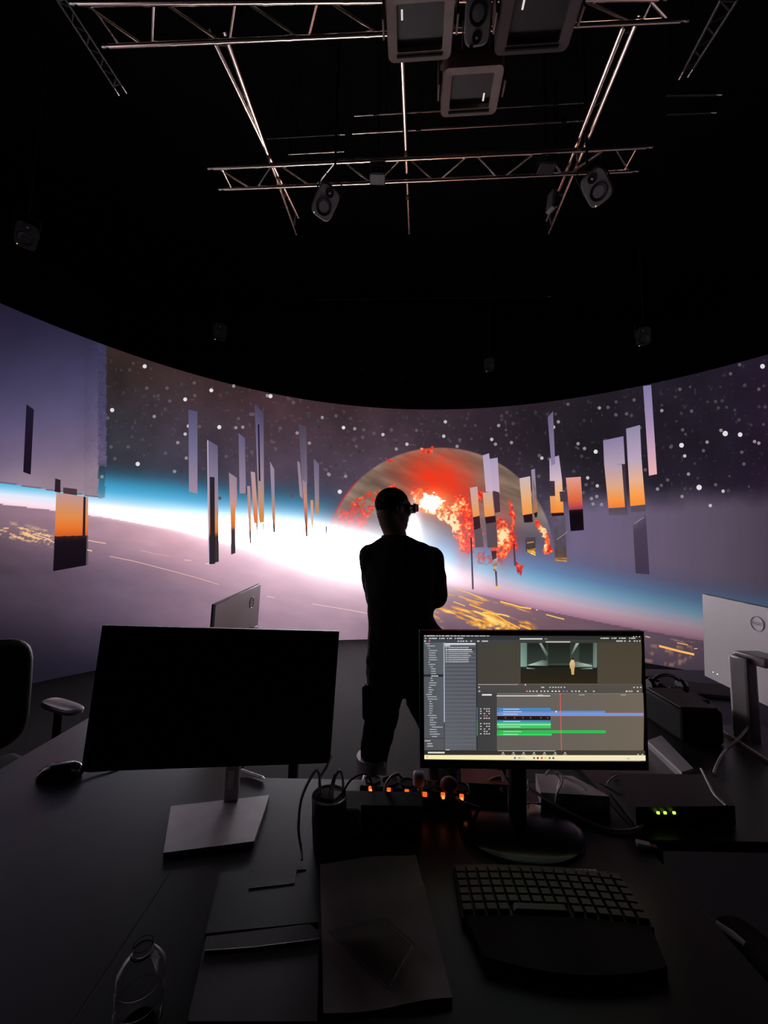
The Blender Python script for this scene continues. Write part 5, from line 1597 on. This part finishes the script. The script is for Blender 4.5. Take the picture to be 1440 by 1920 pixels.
# ------------------------------------------------------------------ office chairs
def office_chair(label, loc, rz, group='office chairs', pad='pad'):
    """sits facing local +y"""
    root = thing('office_chair', label, 'chair', loc, rz, group)
    X = WM[root.name]
    g = lambda x, y, z: X @ Vector((x, y, z))
    R_ = Matrix.Rotation(rz, 4, 'Z')
    MB().box(g(0, 0.0, 0.455), (0.48, 0.47, 0.07), R_, bevel=0.03, seg=4).build('seat', M['mesh'], root)
    fr = MB()
    pts = []
    for k in range(33):
        a = 2 * math.pi * k / 32
        x = 0.262 * math.copysign(abs(math.cos(a)) ** 0.35, math.cos(a))
        z = 0.225 * math.copysign(abs(math.sin(a)) ** 0.35, math.sin(a))
        pts.append(g(x, -0.245 - 0.05 * z, 0.755 + z))
    bk = fr.tube(pts[:-1], 0.021, 12, closed=True).build('backrest_frame', M['black'], root)
    vs, fs = [], []
    for j in range(9):
        for i in range(9):
            x, z = (i / 8 - 0.5) * 0.505, (j / 8 - 0.5) * 0.43
            bow = 0.03 * (1 - (x / 0.255) ** 2)
            vs.append(g(x, -0.245 - 0.05 * z - bow, 0.755 + z))
    vs += [v + R_ @ Vector((0, -0.006, 0)) for v in vs]
    for j in range(8):
        for i in range(8):
            f = [j * 9 + i, j * 9 + i + 1, (j + 1) * 9 + i + 1, (j + 1) * 9 + i]
            fs += [f, [q_ + 81 for q_ in f[::-1]]]
    edge = list(range(9)) + [9 * j + 8 for j in range(1, 9)] + [72 + i for i in range(7, -1, -1)] + [9 * j for j in range(7, 0, -1)]
    fs += [[edge[k], edge[k - 1], edge[k - 1] + 81, edge[k] + 81] for k in range(len(edge))]
    MB().add(vs, fs, True).build('backrest_mesh', M['mesh'], root)
    MB().tube([g(0, -0.1, 0.42), g(0, -0.28, 0.44), g(0, -0.275, 0.62)], 0.022, 10).build('back_support', M['black'], root)
    for s in (-1, 1):
        a = MB()
        a.loft([(g(s * 0.285, 0.02, 0.70), 0.038, 0.125, rz), (g(s * 0.285, 0.02, 0.715), 0.042, 0.13, rz), (g(s * 0.285, 0.02, 0.722), 0.036, 0.122, rz)], 28, power=3.2)
        pd = a.build('armrest', M[pad], root)
        MB().tube([g(s * 0.285, 0.0, 0.70), g(s * 0.285, 0.0, 0.50), g(s * 0.25, 0.0, 0.43), g(s * 0.12, 0.0, 0.415)], 0.018, 10).build('armrest_post', M['black'], pd)
    MB().tube([g(0, 0, 0.08), g(0, 0, 0.25)], 0.030, 16).tube([g(0, 0, 0.25), g(0, 0, 0.43)], 0.018, 16).build('gas_lift', M['black'], root)
    for k in range(5):
        a = 2 * math.pi * k / 5 + 0.3
        lg = MB().tube([g(0.03 * math.cos(a), 0.03 * math.sin(a), 0.10), g(0.29 * math.cos(a), 0.29 * math.sin(a), 0.075)], [0.024, 0.015], 10).build('base_leg', M['black'], root)
        MB().lathe([(0.0, -0.02), (0.026, -0.02), (0.0285, 0.0), (0.026, 0.02), (0.0, 0.02)], 18, Matrix.Translation(g(0.29 * math.cos(a), 0.29 * math.sin(a), 0.0285)) @ Matrix.Rotation(rz + a, 4, 'Z') @ Matrix.Rotation(math.pi / 2, 4, 'X')).build('caster', M['rubber'], lg)
    return root


office_chair('black mesh office chair with pale armrest beside the deep desk', (-1.565, 1.57, 0), math.radians(-115))
office_chair('dark office chair by the near desk end, only an armrest showing', (1.005, 0.735, 0), math.radians(4), pad='rubber')
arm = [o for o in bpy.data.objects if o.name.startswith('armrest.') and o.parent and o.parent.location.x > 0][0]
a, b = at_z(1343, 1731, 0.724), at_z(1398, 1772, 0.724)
MB().tube([a, a.lerp(b, 0.5) + Vector((0.002, 0, 0)), b], [0.005, 0.0065, 0.005], 10).build('armrest_highlight', M['pad'], arm)  # pale bar standing in for light caught on the black armrest edge

# ------------------------------------------------------------------ the standing person, seen from behind
YP = 2.0
SC = 2.02 / FPX          # metres per pixel at that distance


def wp(x, y, dy=0.0):
    return at_y(x, y, YP + dy)


BYAW = math.radians(-20)      # body turned a little towards the burning planet
fwd = Vector((math.sin(-BYAW), math.cos(BYAW), 0))
rgt = Vector((math.cos(BYAW), -math.sin(-BYAW), 0))


def fused(name, mb, m, parent, voxel=0.009, smooth=4, disp=0.0):
    """one continuous skin out of overlapping volumes"""
    o = mb.build(name, m, None)
    md = o.modifiers.new('remesh', 'REMESH')
    md.mode = 'VOXEL'
    md.voxel_size = voxel
    sm = o.modifiers.new('smooth', 'SMOOTH')
    sm.factor = 0.5
    sm.iterations = smooth
    if disp:
        tx = bpy.data.textures.new(name + '_folds', 'CLOUDS')
        tx.noise_scale = 0.07
        dm = o.modifiers.new('folds', 'DISPLACE')
        dm.texture = tx
        dm.strength = disp
        dm.mid_level = 0.5
    bpy.context.view_layer.update()
    dg = bpy.context.evaluated_depsgraph_get()
    me = bpy.data.meshes.new_from_object(o.evaluated_get(dg))
    me.name = name
    old = o.data
    o.modifiers.clear()
    o.data = me
    bpy.data.meshes.remove(old)
    me.polygons.foreach_set('use_smooth', [True] * len(me.polygons))
    me.materials.clear()
    me.materials.append(m)
    if parent:
        me.transform(WM[parent.name].inverted())
        o.parent = parent
        WM[o.name] = WM[parent.name].copy()
    return o


def limb(mb, pts, rs, n=6):
    P = curve_pts(pts, n)
    ks = np.linspace(0, len(rs) - 1, len(P))
    R_ = list(np.interp(ks, range(len(rs)), rs))
    mb.tube(P, R_, 18)
    mb.ball(P[0], R_[0] * 0.98, seg=14)
    mb.ball(P[-1], R_[-1] * 0.98, seg=14)


def ring(y, l, r, depth, dy=0.0, yaw=None):
    c = wp((l + r) / 2, y, dy)
    return (c, (r - l) / 2 * SC, depth, BYAW * 0.6 if yaw is None else yaw)


# joints
feet_z = 0.0
shL, shR = wp(694, 1042), wp(808, 1047)
elL, elR = wp(704, 1124, 0.09), wp(819, 1120, -0.01)
chest = wp(755, 1110)
wrL = chest + fwd * 0.215 + rgt * 0.04 + Vector((0, 0, 0.02))
wrR = chest + fwd * 0.165 - rgt * 0.02 - Vector((0, 0, 0.015))
hipL, hipR = wp(722, 1230), wp(786, 1232)
knL, knR = wp(708, 1376, 0.02), wp(816, 1384, -0.02)
anL, anR = Vector((-0.075, 2.02, 0.09)), Vector((0.315, 1.97, 0.09))

# head: turned to the far right, so its outline is nearly a profile
HC = wp(738, 952)
HY = math.radians(-62)        # face direction, from straight away towards the right
hf = Vector((math.sin(-HY), math.cos(HY), 0))
hr = Vector((math.cos(HY), -math.sin(-HY), 0))
HT = Matrix((hr, hf, Vector((0, 0, 1)))).transposed().to_4x4()


def hd(x, y, z):
    return HC + hr * x + hf * y + Vector((0, 0, z))


def head_shape(mb):
    mb.ball(hd(0, -0.008, 0.018), (0.074, 0.092, 0.085), HT, 28)          # skull
    mb.ball(hd(0, -0.030, -0.030), (0.064, 0.064, 0.066), HT, 22)         # nape
    mb.ball(hd(0, 0.022, -0.035), (0.058, 0.064, 0.078), HT, 24)          # face
    mb.ball(hd(0, 0.050, -0.098), (0.030, 0.028, 0.022), HT, 16)          # chin
    mb.ball(hd(0, 0.040, -0.086), (0.046, 0.040, 0.026), HT, 16)          # jaw
    mb.ball(hd(0, 0.070, 0.020), (0.050, 0.020, 0.016), HT, 16)           # brow
    mb.tube([hd(0, 0.080, 0.008), hd(0, 0.094, -0.026), hd(0, 0.088, -0.036)], [0.008, 0.013, 0.012], 12)   # nose
    for s in (-1, 1):
        mb.ball(hd(s * 0.013, 0.083, -0.033), 0.008, seg=10)
        mb.ball(hd(s * 0.036, 0.062, -0.022), (0.022, 0.018, 0.018), HT, 12)   # cheeks
        mb.ball(hd(s * 0.030, 0.072, 0.002), 0.0105, seg=10)                   # eyes
        E_ = HT @ Matrix.Rotation(s * 0.35, 4, 'Z')
        mb.ball(hd(s * 0.078, -0.006, -0.012), (0.008, 0.020, 0.031), E_, 14)  # ears
    mb.ball(hd(0, 0.079, -0.058), (0.023, 0.010, 0.007), HT, 12)          # lips
    mb.ball(hd(0, 0.077, -0.068), (0.020, 0.010, 0.007), HT, 12)


def hand(mb, w, d, up, side):
    """palm and five bent fingers from the wrist w along d, wrapping towards `up`"""
    d, up = Vector(d).normalized(), Vector(up).normalized()
    s = d.cross(up).normalized() * side
    palm = w + d * 0.05
    vs = Matrix((s, d, up)).transposed().to_4x4()
    mb.ball(palm, (0.041, 0.052, 0.015), vs, 16)
    for k, (o, L) in enumerate(((-0.030, 0.070), (-0.010, 0.080), (0.011, 0.075), (0.030, 0.058))):
        b = w + d * 0.092 + s * o
        p1 = b + d * L * 0.42 + up * 0.004
        p2 = p1 + (d * 0.75 + up * 0.55).normalized() * L * 0.33
        p3 = p2 + (d * 0.35 + up * 0.9).normalized() * L * 0.27
        mb.tube(curve_pts([w + d * 0.06 + s * o * 0.9, b, p1, p2, p3], 3), list(np.linspace(0.0098, 0.0072, 13)), 10)
        mb.ball(p3, 0.0072, seg=8)
    t0 = w + d * 0.03 - s * 0.034
    t1 = t0 + (d * 0.6 - s * 0.8).normalized() * 0.034 + up * 0.006
    t2 = t1 + (d * 0.95 - s * 0.25 + up * 0.2).normalized() * 0.030
    mb.tube(curve_pts([w + d * 0.02 - s * 0.02, t0, t1, t2], 3), list(np.linspace(0.0125, 0.0085, 10)), 10)
    mb.ball(t2, 0.0085, seg=8)


root = thing('person', 'person in black standing with folded arms, wearing dark wraparound glasses', 'person', (0.06, 2.0, 0))
mb = MB()
head_shape(mb)
neck0 = hd(-0.0, -0.028, -0.06)
limb(mb, [neck0, wp(740, 1000), wp(742, 1030)], [0.056, 0.058, 0.066], 5)
mb.loft([ring(1040, 700, 806, 0.08), ring(1080, 700, 806, 0.10), ring(1130, 702, 802, 0.10), ring(1180, 705, 800, 0.095), ring(1225, 712, 798, 0.09), ring(1255, 716, 794, 0.085)], 24)
limb(mb, [shL, (shL + elL) / 2, elL], [0.044, 0.042, 0.034])
limb(mb, [shR, (shR + elR) / 2, elR], [0.044, 0.042, 0.034])
limb(mb, [elL, (elL + wrL) / 2, wrL], [0.034, 0.034, 0.025])
limb(mb, [elR, (elR + wrR) / 2, wrR], [0.034, 0.034, 0.025])
hand(mb, wrL, rgt * 0.9 - fwd * 0.35 + Vector((0, 0, 0.15)), -fwd, 1)
hand(mb, wrR, -rgt * 0.9 - fwd * 0.2 + Vector((0, 0, 0.25)), -fwd, -1)
limb(mb, [hipL, (hipL + knL) / 2, knL, (knL + anL) / 2 + Vector((0, -0.015, 0)), anL], [0.068, 0.066, 0.050, 0.048, 0.034])
limb(mb, [hipR, (hipR + knR) / 2, knR, (knR + anR) / 2 + Vector((0, -0.015, 0)), anR], [0.068, 0.066, 0.050, 0.048, 0.034])
for an in (anL, anR):
    mb.loft([(an + fwd * 0.05 + Vector((0, 0, -0.072)), 0.036, 0.11, BYAW), (an + fwd * 0.05 + Vector((0, 0, -0.05)), 0.036, 0.11, BYAW), (an + fwd * 0.01 + Vector((0, 0, -0.01)), 0.03, 0.05, BYAW)], 18)
body = fused('body', mb, M['skin'], root, 0.0075, 4)

# cropped hair cap
mb = MB()
mb.ball(hd(0, -0.010, 0.019), (0.0748, 0.0926, 0.0858), HT, 120)
hair = mb.build('hair', M['hair'], root)
bm = bmesh.new()
bm.from_mesh(hair.data)
inv = WM[root.name].inverted()
kill = []
for v in bm.verts:
    q = (WM[root.name] @ v.co) - HC
    y, z = q.dot(hf), q.z
    if z < 0.045 - 0.55 * (0.05 - y) and y > -0.04 or z < -0.035 + max(0, y) * 0.5:
        kill.append(v)
bmesh.ops.delete(bm, geom=kill, context='VERTS')
bm.to_mesh(hair.data)
bm.free()

# black shirt: trunk, sleeves, collar
mb = MB()
mb.loft([ring(1005, 722, 764, 0.062), ring(1012, 708, 782, 0.075), ring(1020, 694, 802, 0.088), ring(1036, 684, 816, 0.105), ring(1075, 684, 818, 0.125), ring(1120, 688, 812, 0.125), ring(1155, 692, 810, 0.12), ring(1180, 692, 828, 0.125), ring(1222, 690, 832, 0.13), ring(1240, 690, 832, 0.13)], 32, power=2.3)
limb(mb, [shL, (shL + elL) / 2, elL], [0.062, 0.060, 0.052])
limb(mb, [shR, (shR + elR) / 2, elR], [0.066, 0.064, 0.055])
limb(mb, [elL, (elL + wrL) / 2, wrL.lerp(elL, 0.06)], [0.052, 0.050, 0.038])
limb(mb, [elR, (elR + wrR) / 2, wrR.lerp(elR, 0.06)], [0.055, 0.050, 0.038])
fused('shirt', mb, M['shirt'], root, 0.010, 5, 0.012)
mb = MB()
cc = wp(741, 1010)
mb.lathe([(0.062, -0.016), (0.066, -0.016), (0.063, 0.014), (0.060, 0.016), (0.058, 0.010), (0.060, -0.016)], 32, Matrix.Translation(cc) @ Matrix.Rotation(BYAW, 4, 'Z') @ Matrix.Diagonal((1.12, 1.05, 1, 1)))
mb.build('collar', M['shirt'], root)
mb = MB()
e = wp(808, 1025)
mb.box(e + Vector((-0.012, 0, 0.0)), (0.05, 0.055, 0.010), rotm(0, 0, 0.22), bevel=0.004).build('shoulder_tab', M['shirt'], root)

# black cargo trousers
mb = MB()
mb.loft([ring(1205, 691, 816, 0.128), ring(1235, 690, 822, 0.135), ring(1258, 688, 826, 0.135), ring(1276, 690, 826, 0.12)], 32, power=2.3)
limb(mb, [wp(723, 1258), wp(719, 1308), wp(710, 1368, 0.02), wp(700, 1420, 0.02), wp(697, 1470, 0.02)], [0.088, 0.094, 0.078, 0.068, 0.064])
limb(mb, [wp(792, 1258), wp(797, 1308), wp(821, 1368, -0.02), wp(836, 1420, -0.02), wp(842, 1500, -0.02)], [0.088, 0.096, 0.084, 0.070, 0.064])
tr = fused('trousers', mb, M['trousers'], root, 0.010, 4, 0.022)
c = wp(688, 1310)
MB().box(c + Vector((0.012, 0.0, 0.0)), (0.05, 0.13, 0.16), rotm(BYAW * 0.5, 0, -0.04), bevel=0.016, seg=3).build('cargo_pocket', M['trousers'], tr)
c = wp(836, 1318, -0.02)
MB().box(c, (0.045, 0.13, 0.16), rotm(BYAW * 0.5, 0, 0.08), bevel=0.016, seg=3).build('cargo_pocket', M['trousers'], tr)

# grey calf bands, boots
for (px, py), an in (((697, 1436), anL), ((839, 1440), anR)):
    c = wp(px, py, 0.02 if an is anL else -0.02)
    b = MB().loft([(c + Vector((0, 0, -0.050)), 0.073, 0.080, 0), (c + Vector((0, 0, -0.045)), 0.075, 0.082, 0), (c + Vector((0, 0, 0.045)), 0.077, 0.084, 0), (c + Vector((0, 0, 0.05)), 0.075, 0.082, 0)], 32).build('calf_band', M['strap'], root)
    MB().box(c + Vector((0.045, -0.068, -0.005)), (0.045, 0.014, 0.07), rotm(0.45), bevel=0.004).build('buckle', M['card'], b)
for an, kn in ((anL, wp(697, 1470, 0.02)), (anR, wp(842, 1500, -0.02))):
    mb = MB()
    limb(mb, [an + Vector((0, -0.005, 0.16)), an + Vector((0, -0.005, 0.06)), an + Vector((0, 0.0, -0.02))], [0.056, 0.052, 0.050], 4)
    mb.loft([(an + fwd * 0.055 + Vector((0, 0, -0.088)), 0.047, 0.135, BYAW), (an + fwd * 0.055 + Vector((0, 0, -0.06)), 0.050, 0.138, BYAW), (an + fwd * 0.05 + Vector((0, 0, -0.035)), 0.046, 0.125, BYAW), (an + fwd * 0.02 + Vector((0, 0, 0.0)), 0.040, 0.075, BYAW)], 24, power=2.4)
    bt = fused('boot', mb, M['boot'], root, 0.009, 3)
    MB().loft([(an + fwd * 0.055 + Vector((0, 0, -0.0898)), 0.049, 0.138, BYAW), (an + fwd * 0.055 + Vector((0, 0, -0.070)), 0.052, 0.142, BYAW)], 28, power=2.4).build('sole', M['rubber'], bt)

# wraparound glasses: lens pod at the face, temples back to the ears
g = MB()
pts = [hd(0.074 * math.sin(a), 0.066 + 0.054 * math.cos(a), -0.002) for a in np.linspace(-1.45, 1.45, 15)]
vs, fs = [], []
for p in pts:
    n_ = (p - hd(0, 0.03, -0.002))
    n_.z = 0
    n_.normalize()
    for dz, dn in ((0.024, 0.0), (0.020, 0.014), (-0.016, 0.014), (-0.020, 0.0)):
        vs.append(p + n_ * dn + Vector((0, 0, dz)))
for i in range(14):
    for k in range(4):
        fs.append([i * 4 + k, i * 4 + (k + 1) % 4, (i + 1) * 4 + (k + 1) % 4, (i + 1) * 4 + k])
fs += [[0, 1, 2, 3], [59, 58, 57, 56]]
gl = g.add(vs, fs, True).build('glasses', M['glossy'], root)
for s in (-1, 1):
    MB().tube([hd(s * 0.072, 0.070, 0.008), hd(s * 0.080, 0.02, 0.008), hd(s * 0.082, -0.022, 0.002)], 0.006, 10).build('temple', M['glossy'], gl)
